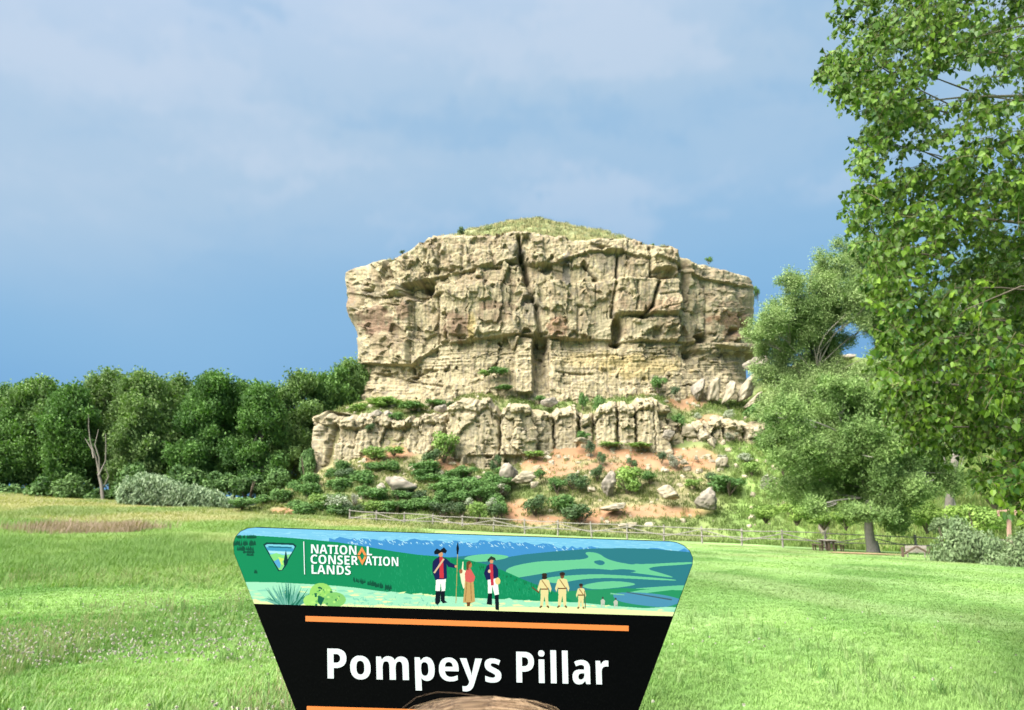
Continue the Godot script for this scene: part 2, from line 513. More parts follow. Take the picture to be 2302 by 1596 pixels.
func face(x: float, y: float) -> float:
	var wx := x + fine.get_noise_2d(x * 1.3, y * 1.3) * 3.0
	var wy := y + fine.get_noise_2d(x * 1.3 + 300.0, y * 1.3) * 2.5
	var q := y - along(ledge_line, x)
	var low := ss(4.0, 60.0, q)
	var d := 0.0
	d += cells.get_noise_2d(wx / 1.9, wy / 1.25) * 0.22 * (1.0 - 0.6 * low)
	d += jointed(wx, wy, 118.0, 84.0, 5.0) * 0.6 * (1.0 - 0.6 * low)
	d += jointed(wx, wy, 62.0, 58.0, 1.0) * 0.42 * (1.0 - 0.5 * low)
	d += broad.get_noise_2d(x * 0.9, y * 0.7) * 0.7
	# bedding
	var bed := fine.get_noise_2d(x * 0.25 + 40.0, y * 9.0)
	d += (dice(floorf((y + fine.get_noise_2d(x * 0.3, 12.0) * 22.0) / 10.0), 3.0) - 0.5) * 0.22 * (0.35 + 0.65 * ss(-0.1, 0.3, fine.get_noise_2d(x * 0.6, y * 0.6 + 33.0)))
	# what overhangs what
	if q < 0.0:
		d += 0.3 * ss(-7.0, -1.0, q)
	else:
		d += -0.65 * ss(0.0, 2.0, q) * ss(48.0, 14.0, q) + 2.4 * ss(20.0, 150.0, q)
	var t := y - along(brow_line, x)
	if t < 0.0:
		d += 0.3 * ss(-10.0, -2.0, t) - 0.8 * ss(-18.0, -50.0, t)
	else:
		d += -0.42 * ss(0.0, 2.0, t) * ss(22.0, 5.0, t)
	for b in blocks:
		var s: float = b[5]
		if wx > b[0] - s and wx < b[1] + s and wy > b[2] - s and wy < b[3] + s:
			d += b[4] * ss(b[0] - s, b[0] + s, wx) * ss(b[1] + s, b[1] - s, wx) * ss(b[2] - s, b[2] + s, wy) * ss(b[3] + s * 0.6, b[3] - s * 0.6, wy)
	# sandstone parts along planes: the relief steps from slab to slab
	var step := 0.62
	var slab_at := floorf(d / step)
	var edge := d / step - slab_at
	d = lerpf(d, (slab_at + ss(0.44, 0.56, edge)) * step, 0.8)
	d += jointed(wx, wy, 25.0, 27.0, 2.0) * 0.15
	d += fine.get_noise_2d(x * 5.0, y * 0.5) * 0.07
	d += fine.get_noise_2d(x * 4.0 + 70.0, y * 4.5) * 0.09 * (1.0 + 0.9 * ss(30.0, -30.0, y - along(brow_line, x))) + fine.get_noise_2d(x * 11.0, y * 11.0) * 0.05
	d += bed * (0.05 + 0.17 * ss(0.0, 12.0, q) * ss(90.0, 40.0, q))
	for c in cracks:
		var w: float = c[4]
		if x > minf(c[0], c[2]) - 4.0 * w and x < maxf(c[0], c[2]) + 4.0 * w and y > minf(c[1], c[3]) - 4.0 * w and y < maxf(c[1], c[3]) + 4.0 * w:
			var ax: float = c[2] - c[0]
			var ay: float = c[3] - c[1]
			var k := clampf(((wx - 0.0 - c[0]) * ax + (wy - c[1]) * ay) / (ax * ax + ay * ay), 0.0, 1.0)
			var jx: float = (x + wx) * 0.5 - c[0] - ax * k
			var jy: float = (y + wy) * 0.5 - c[1] - ay * k
			d -= c[5] * 0.8 * exp(-(jx * jx + jy * jy) / (w * w * 0.8))
	for c in hollows:
		if absf(wx - c[0]) < c[2] * 1.3 and wy > c[1] - c[3] * 1.3 and wy < c[1] + c[4] * 1.4:
			var ey: float = (wy - c[1]) / (c[3] if wy < c[1] else c[4])
			var ex: float = (wx - c[0]) / c[2]
			d -= c[5] * 0.75 * ss(1.15, 0.35, ex * ex + ey * ey)
	return d

# each: x, y, half width, half height, colour number, strength
var stains := [[848, 718, 40, 34, 0, 0.8], [880, 760, 40, 40, 0, 0.35], [1032, 735, 34, 34, 0, 0.75], [1122, 690, 42, 10, 0, 0.6], [1120, 715, 40, 24, 0, 0.35], [1253, 735, 23, 23, 1, 0.6], [1642, 716, 42, 18, 1, 0.6], [1650, 750, 30, 16, 1, 0.5], [1470, 694, 45, 14, 1, 0.3], [1640, 685, 25, 10, 0, 0.5], [905, 700, 16, 24, 0, 0.7], [1390, 690, 16, 14, 0, 0.4], [1274, 608, 9, 38, 2, 0.75], [1195, 690, 22, 36, 2, 0.4], [1160, 570, 20, 26, 2, 0.5], [830, 660, 40, 10, 2, 0.3], [1370, 590, 28, 20, 2, 0.35], [1063, 738, 9, 30, 3, 0.7], [1440, 825, 90, 30, 3, 0.55], [1330, 810, 80, 20, 3, 0.4], [985, 785, 32, 28, 4, 0.6], [1360, 735, 26, 30, 4, 0.6], [1440, 745, 30, 20, 4, 0.5], [1110, 745, 40, 16, 4, 0.5], [1585, 725, 8, 18, 4, 0.9], [1130, 580, 40, 14, 4, 0.3], [1500, 690, 30, 14, 5, 0.5], [1120, 625, 60, 20, 5, 0.3], [790, 740, 16, 50, 0, 0.3], [780, 670, 14, 40, 0, 0.5]]
var stain_c := [Color(0.15, 0.092, 0.062), Color(0.205, 0.10, 0.06), Color(0.085, 0.08, 0.076), Color(0.29, 0.225, 0.09), Color(0.36, 0.315, 0.205), Color(0.27, 0.19, 0.125)]

func rock_color(x: float, y: float, lower := false) -> Color:
	var streak := fine.get_noise_2d(x * 7.0 + 200.0, y * 0.55)
	var blot := fine.get_noise_2d(x * 2.0, y * 2.4 + 700.0)
	var grit := fine.get_noise_2d(x * 17.0, y * 17.0)
	var c := Color(0.295, 0.25, 0.15).lerp(Color(0.36, 0.31, 0.197), ss(-0.3, 0.35, blot))
	c = c.lerp(Color(0.20, 0.162, 0.098), 0.6 * ss(0.0, 0.36, streak))
	c = c.lerp(Color(0.145, 0.115, 0.08), 0.65 * ss(0.10, 0.45, fine.get_noise_2d(x * 12.0 + 60.0, y * 1.1)))
	if not lower:
		var brown := fine.get_noise_2d(x * 1.1 + 900.0, y * 0.9)
		c = c.lerp(Color(0.205, 0.155, 0.098), 0.6 * ss(-0.02, 0.28, brown) * ss(800.0, 740.0, y))
		c = c.lerp(Color(0.15, 0.135, 0.112), 0.55 * ss(0.14, 0.4, fine.get_noise_2d(x * 5.5 + 20.0, y * 2.6 + 50.0)))
	if lower:
		c = c.lerp(Color(0.33, 0.295, 0.215), 0.5 * ss(0.0, 0.3, -blot))
		c = c.lerp(Color(0.185, 0.168, 0.142), 0.5 * ss(0.12, 0.4, fine.get_noise_2d(x * 5.0, y * 6.0 + 90.0)))
	else:
		for s in stains:
			var e: float = pow((x - s[0]) / s[2], 2.0) + pow((y - s[1]) / s[3], 2.0)
			if e < 2.2:
				var k: float = ss(1.25, 0.55, e + blot * 0.9 + streak * 0.7)
				c = c.lerp(stain_c[s[4]], k * s[5])
	return c * 0.92 * (1.0 + 0.28 * grit)

func build_butte() -> void:
	var root := thing("sandstone_butte", "tall tan sandstone butte with cracked cliff face and grassy domed top", "rock butte", Vector3.ZERO)
	var n := 3.6
	var deep := 20.0
	var a_s := PackedFloat32Array()
	var c_s := PackedFloat32Array()
	for i in 660:
		var a := lerpf(-0.972, 0.972, i / 659.0)
		a_s.append(a)
		c_s.append(pow(1.0 - pow(absf(a), n), 1.0 / n))
	var ce := c_s[0]
	for i in 50:
		var c := lerpf(ce, -ce, (i + 1) / 51.0)
		c_s.append(c)
		a_s.append(pow(1.0 - pow(absf(c), n), 1.0 / n))
	for i in 50:
		var a := lerpf(0.972, -0.972, i / 49.0)
		a_s.append(a)
		c_s.append(-pow(1.0 - pow(absf(a), n), 1.0 / n))
	for i in 50:
		var c := lerpf(-ce, ce, (i + 1) / 51.0)
		c_s.append(c)
		a_s.append(-pow(1.0 - pow(absf(c), n), 1.0 / n))
	var nu := a_s.size()
	var rows := 300
	var pos := PackedVector3Array()
	var col := PackedColorArray()
	pos.resize(nu * rows)
	col.resize(nu * rows)
	var rim := PackedVector3Array()
	rim.resize(nu)
	for i in nu:
		var a := a_s[i]
		var c := c_s[i]
		var f := (a + 1.0) * 0.5
		var out := Vector2(signf(a) * pow(absf(a), n - 1.0) / 29.0, signf(c) * pow(absf(c), n - 1.0) / deep).normalized()
		var yr := along(rim_line, lerpf(765.0, 1702.0, f)) + fine.get_noise_2d(a * 700.0, 3.0) * 4.0 + cells.get_noise_2d(a * 330.0, 20.0) * 4.0 - 9.0 * ss(-1.0, -0.8, a) * ss(1.0, 0.85, a)
		# the sides and the back wear their own stretch of noise
		var side := 0.0
		if c < ce - 0.001:
			side = (ce - c) * deep * 16.0
		for j in rows:
			var t := j / (rows - 1.0)
			var y := lerpf(945.0, yr, t)
			var xl := along(left_side, y)
			var xr := along(right_side, y)
			var x := lerpf(xl, xr, f)
			var p := spot(x, y, 104.0 + minf(deep - deep * c, 9.6) * ss(0.3, 0.8, absf(a)))
			var sx := x + signf(a) * side
			var disp := face(sx, y)
			var hush := 1.0 - 0.75 * ss(0.90, 0.99, absf(a))
			disp *= lerpf(1.0, hush, ss(0.2, 0.5, absf(out.x)))
			disp -= 0.8 * pow(ss(0.97, 1.0, t), 2.0)
			p.x += out.x * disp
			p.z = -(104.0 + deep - deep * c) + out.y * disp
			pos[j * nu + i] = p
			col[j * nu + i] = rock_color(sx, y)
		rim[i] = pos[(rows - 1) * nu + i]
	put("cliff_face", sheet(nu, rows, pos, col, true, true), tinted(1.0), root)
	# the domed top
	var tops := 46
	pos = PackedVector3Array()
	col = PackedColorArray()
	var mid := Vector3(4.6, 0, -124.0)
	var calm := PackedVector3Array()
	for i in nu:
		var total := Vector3.ZERO
		for k in range(-14, 15):
			total += rim[(i + k + nu) % nu]
		calm.append(total / 29.0)
	for k in tops:
		var t := k / (tops - 1.0)
		for i in nu:
			var r := rim[i].lerp(calm[i], ss(0.0, 0.14, t))
			var x := lerpf(r.x, mid.x, t)
			var z := lerpf(r.z, mid.z, t)
			var px := shot(Vector3(x, r.y + 2.0, z)).x
			var dome := spot(px, along(dome_line, px) + 11.0 + fine.get_noise_2d(x * 2.2, z * 2.2) * 14.0 + cells.get_noise_2d(x * 9.0, z * 5.0) * 4.0, clampf(-z, 104.0, 121.0)).y
			var h := ss(0.0, 0.55, t)
			var y := lerpf(r.y, maxf(dome, r.y - 1.0), h) + fine.get_noise_2d(x * 6.0, z * 6.0) * 0.9 * ss(0.0, 0.12, t) * ss(1.0, 0.9, t) + 0.2 * ss(0.0, 0.04, t)
			pos.append(Vector3(x, y, z))
			var g := fine.get_noise_2d(x * 5.0, z * 5.0)
			var c := Color(0.27, 0.23, 0.145).lerp(Color(0.22, 0.24, 0.115), ss(0.02, 0.10, t + g * 0.08))
			c = c.lerp(Color(0.17, 0.21, 0.075), 0.6 * ss(0.0, 0.35, g))
			c = c.lerp(Color(0.285, 0.245, 0.155), ss(-0.02, 0.16, fine.get_noise_2d(x * 2.6 + 80.0, z * 1.4)) * ss(0.34, 0.16, t))
			col.append(c * (1.0 + 0.3 * fine.get_noise_2d(x * 24.0, z * 24.0)))
	put("grassy_top", sheet(nu, tops, pos, col, true, true), tinted(1.0), root)
	# dry grass on the top
	var places: Array[Transform3D] = []
	var tints := PackedColorArray()
	for q in 5000:
		var i := rng.randi_range(0, 659)
		var k := rng.randi_range(2, tops - 1)
		var p := pos[k * nu + i] + Vector3(rng.randf_range(-0.3, 0.3), -0.05, rng.randf_range(-0.3, 0.3))
		var s := rng.randf_range(0.6, 1.5)
		places.append(Transform3D(Basis(Vector3.UP, rng.randf() * TAU).scaled(Vector3(s, s, s)), p))
		tints.append(Color(0.31, 0.27, 0.13).lerp(Color(0.16, 0.2, 0.075), rng.randf()))
	var gr := scatter("dry_grass", grass_tuft(9, 0.35, 0.5, 0.06, 4), tinted(1.0), places, tints, root)
	gr.set_meta("kind", "stuff")

# ---------------------------------------------------------------- the lower ledge

var seams := [[753, 8, 4.2], [775, 3, 0.8], [800, 3, 1.0], [822, 2.5, 0.7], [850, 3, 0.9], [880, 3, 1.0], [905, 3, 0.8], [940, 3, 0.7], [975, 3, 0.8], [1002, 4, 1.2], [1124, 4, 1.0], [1206, 7, 2.4], [1246, 4, 1.3], [1302, 6, 2.0], [1334, 6, 1.8], [1388, 4, 1.5], [1431, 4, 1.6], [1470, 2.5, 0.5], [1508, 6, 2.0], [1540, 5, 1.5], [1582, 5, 1.5], [1628, 6, 1.6], [1672, 5, 1.3]]

func build_ledge() -> void:
	var plan := PackedVector2Array([Vector2(-21.5, 110), Vector2(-23.6, 106), Vector2(-24.9, 102), Vector2(-25.0, 98.6), Vector2(-24.2, 96.4), Vector2(-22.0, 95.7), Vector2(-16, 95.9), Vector2(-11, 95.7), Vector2(-8.3, 95.0), Vector2(-5, 93.7), Vector2(0, 93.3), Vector2(2.6, 93.7), Vector2(4.4, 95.0), Vector2(8, 95.4), Vector2(11, 95.0), Vector2(14, 94.6), Vector2(19, 94.8), Vector2(21.0, 95.5), Vector2(27, 95.0), Vector2(33, 95.4), Vector2(38, 99)])
	var nu := 820
	var rows := 110
	var back := 22
	var total := 0.0
	for i in range(1, plan.size()):
		total += plan[i].distance_to(plan[i - 1])
	var pts := PackedVector2Array()
	var seg := 1
	var run := 0.0
	for i in nu:
		var s := total * i / (nu - 1.0)
		while seg < plan.size() - 1 and run + plan[seg].distance_to(plan[seg - 1]) < s:
			run += plan[seg].distance_to(plan[seg - 1])
			seg += 1
		pts.append(plan[seg - 1].lerp(plan[seg], minf((s - run) / plan[seg].distance_to(plan[seg - 1]), 1.0)))
	# round the corners off
	for rep in 14:
		var old := pts.duplicate()
		for i in range(1, nu - 1):
			pts[i] = (old[i - 1] + old[i] * 2.0 + old[i + 1]) * 0.25
	var nv := rows + back
	var pos := PackedVector3Array()
	var col := PackedColorArray()
	pos.resize(nu * nv)
	col.resize(nu * nv)
	for i in nu:
		var p2 := pts[i]
		var tg := (pts[mini(i + 1, nu - 1)] - pts[maxi(i - 1, 0)]).normalized()
		var out := Vector3(tg.y, 0, tg.x).normalized()
		var x := MIDX + p2.x * FOCAL / p2.y
		var sx := x if i > 140 else x - (140 - i) * 1.6
		# which block of stone this is
		var lo := 690.0
		var hi := 1720.0
		for s in seams:
			if s[0] <= x:
				lo = s[0]
			elif hi == 1720.0:
				hi = s[0]
		var half := maxf((hi - lo) * 0.5, 4.0)
		var u := clampf((x - (lo + hi) * 0.5) / half, -1.0, 1.0)
		var bulge := pow(maxf(1.0 - pow(absf(u), 2.6), 0.0), 0.6)
		if i < 120:
			bulge = 0.7
		var big := ss(8.0, 45.0, half)
		var yt := along(tier_line, x) + (1.0 - bulge) * 5.0 * big + jointed(x, 900.0, 22.0, 400.0, 6.0) * 4.0 + fine.get_noise_2d(x * 5.0, 60.0) * 4.0
		var yb := along(foot_line, x) + 28.0
		if i < 120:
			yb = maxf(yb, 1085.0)
		for j in nv:
			var t := minf(j / (rows - 1.0), 1.0)
			var y := lerpf(yb, yt, t)
			var under := y - yt
			var p := spot(x, y, p2.y)
			p.x = p2.x
			var d := bulge * (0.1 + 0.7 * big)
			d += jointed(sx, y, 52.0, 64.0, 3.0) * 0.5 + jointed(sx, y, 22.0, 30.0, 4.0) * 0.12
			var groove := 20.0 + 9.0 * fine.get_noise_2d(x * 1.6, 9.0)
			d += 0.22 * ss(groove, groove - 3.0, under) - 0.3 * ss(groove - 1.0, groove + 2.0, under) * ss(groove + 14.0, groove + 4.0, under)
			d += fine.get_noise_2d(sx * 0.5, y * 8.0) * 0.10
			if x > 1050.0 and x < 1215.0:
				d -= 0.7 * ss(1022.0, 1026.0, y)
			d += 0.8 * ss(30.0, 100.0, under) * (1.0 - big)
			d += fine.get_noise_2d(sx * 1.2, y * 1.6 + 400.0) * 0.35
			var level := floorf(d / 0.5)
			d = lerpf(d, (level + ss(0.4, 0.6, d / 0.5 - level)) * 0.5, 0.75)
			d += fine.get_noise_2d(sx * 4.0, y * 0.6 + 30.0) * 0.13 + fine.get_noise_2d(sx * 4.0, y * 4.0) * 0.1 * (1.0 + 1.4 * ss(30.0, 10.0, under)) 
			for s in seams:
				if absf(x - s[0]) < s[1] * 3.0 and i > 100:
					var w: float = x - s[0] + fine.get_noise_2d(y * 4.0, s[0]) * 4.0
					var only := 1.0 if s[0] != 753 else ss(948.0, 966.0, y)
					d -= s[2] * (0.2 if x < 1000.0 and s[0] != 753 else 0.75) * exp(-w * w / (s[1] * s[1] * 0.28)) * only
			d -= 0.9 * pow(ss(9.0, 0.0, under), 2.0)
			p += out * d
			if j >= rows:
				var k := (j - rows + 1.0) / back
				var p0 := spot(x, yt, p2.y)
				p0.x = p2.x
				var d0 := pos[(rows - 1) * nu + i]
				p = d0 - out * k * 7.5
				p.y = p0.y + 0.35 * ss(0.0, 0.15, k) - 1.3 * ss(0.3, 1.0, k) + fine.get_noise_2d(p.x * 8.0, p.z * 8.0) * 0.3
			pos[j * nu + i] = p
			col[j * nu + i] = rock_color(sx * 1.2 + 300.0, y + (j - rows if j >= rows else 0) * 3.0, true)
	var o := put("sandstone_ledge", sheet(nu, nv, pos, col, true), tinted(1.0))
	tag(o, "low pale sandstone ledge of rounded cracked blocks below the butte", "rock ledge")

# ---------------------------------------------------------------- boulders

func boulder_mesh(seed_: int, tone: Color) -> ArrayMesh:
	var r := RandomNumberGenerator.new()
	r.seed = seed_
	var cuts := []
	for q in 15:
		cuts.append([Vector3(r.randfn(), r.randfn(), r.randfn()).normalized(), r.randf_range(0.55, 0.9)])
	var nu := 44
	var nv := 26
	var pos := PackedVector3Array()
	var col := PackedColorArray()
	for j in nv:
		var th := PI * j / (nv - 1.0)
		for i in nu:
			var ph := TAU * i / nu
			var dir := Vector3(sin(th) * cos(ph), -cos(th), sin(th) * sin(ph))
			var m := 1.25
			for c in cuts:
				var k: float = dir.dot(c[0])
				if k > 0.05:
					m = minf(m, c[1] / k)
			m += fine.get_noise_3dv(dir * 60.0 + Vector3(seed_ * 30.0, 0, 0)) * 0.16 + fine.get_noise_3dv(dir * Vector3(60, 190, 60)) * 0.07
			pos.append(dir * m)
			var g := fine.get_noise_3dv(dir * 95.0 + Vector3(0, seed_ * 10.0, 0))
			var c := tone.lerp(tone * 0.6, ss(0.0, 0.4, g))
			col.append(c.lerp(Color(0.33, 0.295, 0.235), 0.5 * ss(0.05, 0.35, -g)))
	return sheet(nu, nv, pos, col, true, true)

func build_boulders() -> void:
	var tan_tone := Color(0.27, 0.235, 0.165)
	var grey_tone := Color(0.215, 0.19, 0.155)
	var kinds := []
	for k in 4:
		kinds.append(boulder_mesh(11 + k * 7, tan_tone))
		kinds.append(boulder_mesh(14 + k * 7, grey_tone))
	var m := tinted(1.0)
	# x, y, half width, half height, depth of the spot in metres, tilt in degrees, mesh, label
	var list := [
		[903, 1089, 33, 20, 84.5, 8, 1, "large grey boulder with a flat top amid the shrubs at left"],
		[858, 1100, 12, 13, 84.0, 20, 3, "small grey boulder touching the left side of the large one in the shrubs"],
		[1145, 1060, 24, 18, 88.0, -20, 5, "grey layered boulder on bare red soil left of the pale block"],
		[1176, 1076, 24, 14, 86.5, 5, 0, "pale block of sandstone beside the grey layered boulder"],
		[1200, 1090, 8, 11, 85.5, 30, 2, "small upright pale stone right of the pale block"],
		[1368, 1090, 19, 26, 85.0, 25, 7, "grey standing boulder against the bright green bush"],
		[1330, 1100, 12, 7, 84.0, 0, 4, "little pale stone between the dark bush and the standing boulder"],
		[1504, 1110, 22, 15, 82.5, 4, 0, "white split block in the grass at mid slope"],
		[1592, 1124, 29, 25, 81.0, -10, 3, "grey brown lumpy boulder at the right end of the red soil"],
		[1380, 1141, 30, 9, 81.0, -6, 2, "flat white slab lying on the soil under the bright green bush"],
		[1413, 1181, 21, 8, 77.6, 0, 6, "flat pale slab just behind the fence"],
		[1602, 994, 9, 14, 94.0, -25, 4, "narrow leaning pale stone at the foot of the ledge's right end"],
		[1620, 1040, 12, 18, 90.0, 20, 6, "pale forked stone on the grassy right slope"],
		[1539, 1040, 10, 6, 90.0, 0, 0, "small white stone lying left of the forked stone"],
		[1565, 1030, 7, 6, 91.0, 0, 2, "smallest white stone on the right slope"],
		[1304, 990, 19, 7, 93.0, -8, 6, "thin slab of sandstone in front of the gap in the ledge"],
		[1499, 978, 15, 14, 94.0, 0, 1, "round grey stone at the right foot of the ledge columns"],
		[1616, 947, 24, 15, 97.5, 12, 4, "broken tan block on the soil above the ledge's right end"],
		[1547, 972, 22, 16, 95.5, 0, 2, "square pale block right of the ledge columns"],
		[1584, 980, 18, 14, 95.0, 0, 0, "pale block between the square block and the leaning stone"],
		[1694, 970, 24, 16, 95.0, 4, 6, "tan block half hidden by the willow's left edge"],
		[1572, 873, 14, 28, 102.0, 14, 1, "leftmost of the upright grey slabs at the cliff's right foot"],
		[1604, 875, 15, 32, 101.5, 10, 4, "upright slab with a yellow tone at the cliff's right foot"],
		[1640, 878, 14, 32, 101.0, 22, 6, "tall leaning slab between the yellow one and the pointed one"],
		[1676, 878, 16, 36, 100.5, 38, 0, "pointed slab tilted far over beside the willow"],
		[1692, 902, 26, 7, 99.5, -38, 2, "thin pale slab propped under the pointed slab"],
		[1697, 821, 32, 17, 103.0, -10, 3, "smooth dark grey boulder under the overhang at the butte's right end"],
		[1905, 802, 20, 7, 100.0, 0, 1, "flat brown boulder on the ridge seen through the willow"],
		[1845, 945, 16, 14, 88.0, 10, 4, "pale boulder showing between the willow's branches"],
		[1906, 950, 22, 16, 86.0, 0, 2, "pale boulder right of the other behind the willow"],
		[990, 919, 16, 10, 97.5, 0, 3, "round brown boulder sitting on the ledge at left"],
		[843, 938, 26, 12, 97.0, -15, 7, "rough broken rock on the ledge's left part"],
		[872, 932, 14, 9, 97.5, 10, 5, "rough stone right of the broken rock on the ledge"],
		[1232, 905, 20, 12, 98.0, 0, 3, "dark grey boulder on the soil above the gap in the ledge"],
		[2276, 1228, 13, 16, 37.0, 0, 4, "pale boulder under the wooden post sign at right"],
	]
	for b in list:
		var o := put("boulder", kinds[b[6]], m)
		var mid := spot(b[0], b[1], b[4])
		var scale_ := mid.distance_to(Vector3(0, EYE, 0)) / FOCAL
		o.basis = Basis(Vector3.BACK, deg_to_rad(-b[5])) * Basis(Vector3.UP, b[0] * 0.7).scaled(Vector3(1, 1, 1))
		o.basis = Basis(Vector3.BACK, deg_to_rad(-b[5])) * Basis.from_scale(Vector3(b[2] * scale_, b[3] * scale_, maxf(b[2], b[3]) * scale_ * 0.8)) * Basis(Vector3.UP, b[0] * 0.7)
		o.position = mid
		tag(o, b[7], "boulder", "boulders fallen on the slope")

# ---------------------------------------------------------------- shrubs

func build_rubble() -> void:
	var r := RandomNumberGenerator.new()
	r.seed = 505
	var places: Array[Transform3D] = []
	var tints := PackedColorArray()
	var tries := 0
	while places.size() < 520 and tries < 20000:
		tries += 1
		var x := r.randf_range(-24.0, 40.0)
		var d := r.randf_range(79.0, 103.0)
		if d > 94.2 and d < 98.0 and x < 22.0:
			continue
		var near := ss(6.0, 0.0, absf(d - 93.5)) + 0.8 * ss(4.0, 0.0, absf(d - 102.0)) + 0.3 * ss(10.0, 24.0, x) * ss(36.0, 30.0, x)
		if r.randf() > 0.18 + near:
			continue
		var s := 0.10 + 0.42 * pow(r.randf(), 2.5)
		places.append(Transform3D(Basis.from_euler(Vector3(r.randf() * 0.8, r.randf() * TAU, r.randf() * 0.8)).scaled(Vector3(s * r.randf_range(0.8, 1.6), s * r.randf_range(0.5, 1.0), s)), Vector3(x, hill(x, d) + s * 0.1, -d)))
		tints.append(Color(0.27, 0.235, 0.165).lerp(Color(0.36, 0.32, 0.24), r.randf()))
	var b := Buf.new()
	var cuts := []
	for q in 10:
		cuts.append([Vector3(r.randfn(), r.randfn(), r.randfn()).normalized(), r.randf_range(0.55, 0.9)])
	var ring := []
	for j in 7:
		for i in 10:
			var th := PI * j / 6.0
			var dir := Vector3(sin(th) * cos(TAU * i / 10.0), cos(th), sin(th) * sin(TAU * i / 10.0))
			var m := 1.1
			for c in cuts:
				var k: float = dir.dot(c[0])
				if k > 0.05:
					m = minf(m, c[1] / k)
			ring.append(dir * m)
	for j in 6:
		for i in 10:
			var p0: Vector3 = ring[j * 10 + i]
			var p1: Vector3 = ring[j * 10 + (i + 1) % 10]
			var p2: Vector3 = ring[j * 10 + 10 + i]
			var p3: Vector3 = ring[j * 10 + 10 + (i + 1) % 10]
			for t in [[p0, p1, p2], [p1, p3, p2]]:
				var nn: Vector3 = (t[1] - t[0]).cross(t[2] - t[0])
				if nn.length() > 1e-6:
					nn = nn.normalized()
					if nn.dot(t[0] + t[1] + t[2]) < 0.0:
						nn = -nn
					b.tri(t[0], t[1], t[2], nn)
	stuff(scatter("rock_rubble", b.mesh(false), tinted(1.0), places, tints))

func shrub_mesh(seed_: int, leaves: int, a: Color, b: Color, size: float, upright: float, stems := true) -> ArrayMesh:
	# a bush one metre in half width and half height, standing on y = -1
	var r := RandomNumberGenerator.new()
	r.seed = seed_
	var buf := Buf.new()
	var lobes := []
	for q in 9:
		var an := r.randf() * TAU
		var far := sqrt(r.randf()) * 0.62
		lobes.append([Vector3(cos(an) * far, r.randf_range(-0.55, 0.45) * (1.0 - far * 0.5), sin(an) * far), r.randf_range(0.32, 0.5), r.randf()])
	for q in leaves:
		var l: Array = lobes[r.randi() % lobes.size()]
		var dir := Vector3(r.randfn(), r.randfn() + 0.2, r.randfn()).normalized()
		var at: Vector3 = l[0] + dir * l[1] * pow(r.randf(), 0.35)
		at.y = maxf(at.y, -1.0)
		var nn := (dir + Vector3(r.randfn(), r.randfn(), r.randfn()) * 0.6).normalized()
		var up := (Vector3(r.randfn(), r.randfn() + upright, r.randfn())).normalized()
		up = (up - nn * up.dot(nn)).normalized()
		var side := nn.cross(up)
		var s := size * r.randf_range(0.6, 1.4)
		var c := a.lerp(b, clampf(l[2] * 0.5 + r.randf() * 0.5, 0.0, 1.0))
		buf.tri(at - up * s, at + side * s * 0.5, at + up * s, nn, c)
		buf.tri(at - up * s, at + up * s, at - side * s * 0.5, nn, c)
	if stems:
		for q in 7:
			var an := r.randf() * TAU
			var tip := Vector3(cos(an) * 0.5, r.randf_range(-0.2, 0.4), sin(an) * 0.5)
			buf.tube([Vector3(0, -1.1, 0), tip * 0.5 + Vector3(0, -0.5, 0), tip], [0.045, 0.03, 0.01], 4, Color(0.12, 0.095, 0.07), false)
	return buf.mesh()

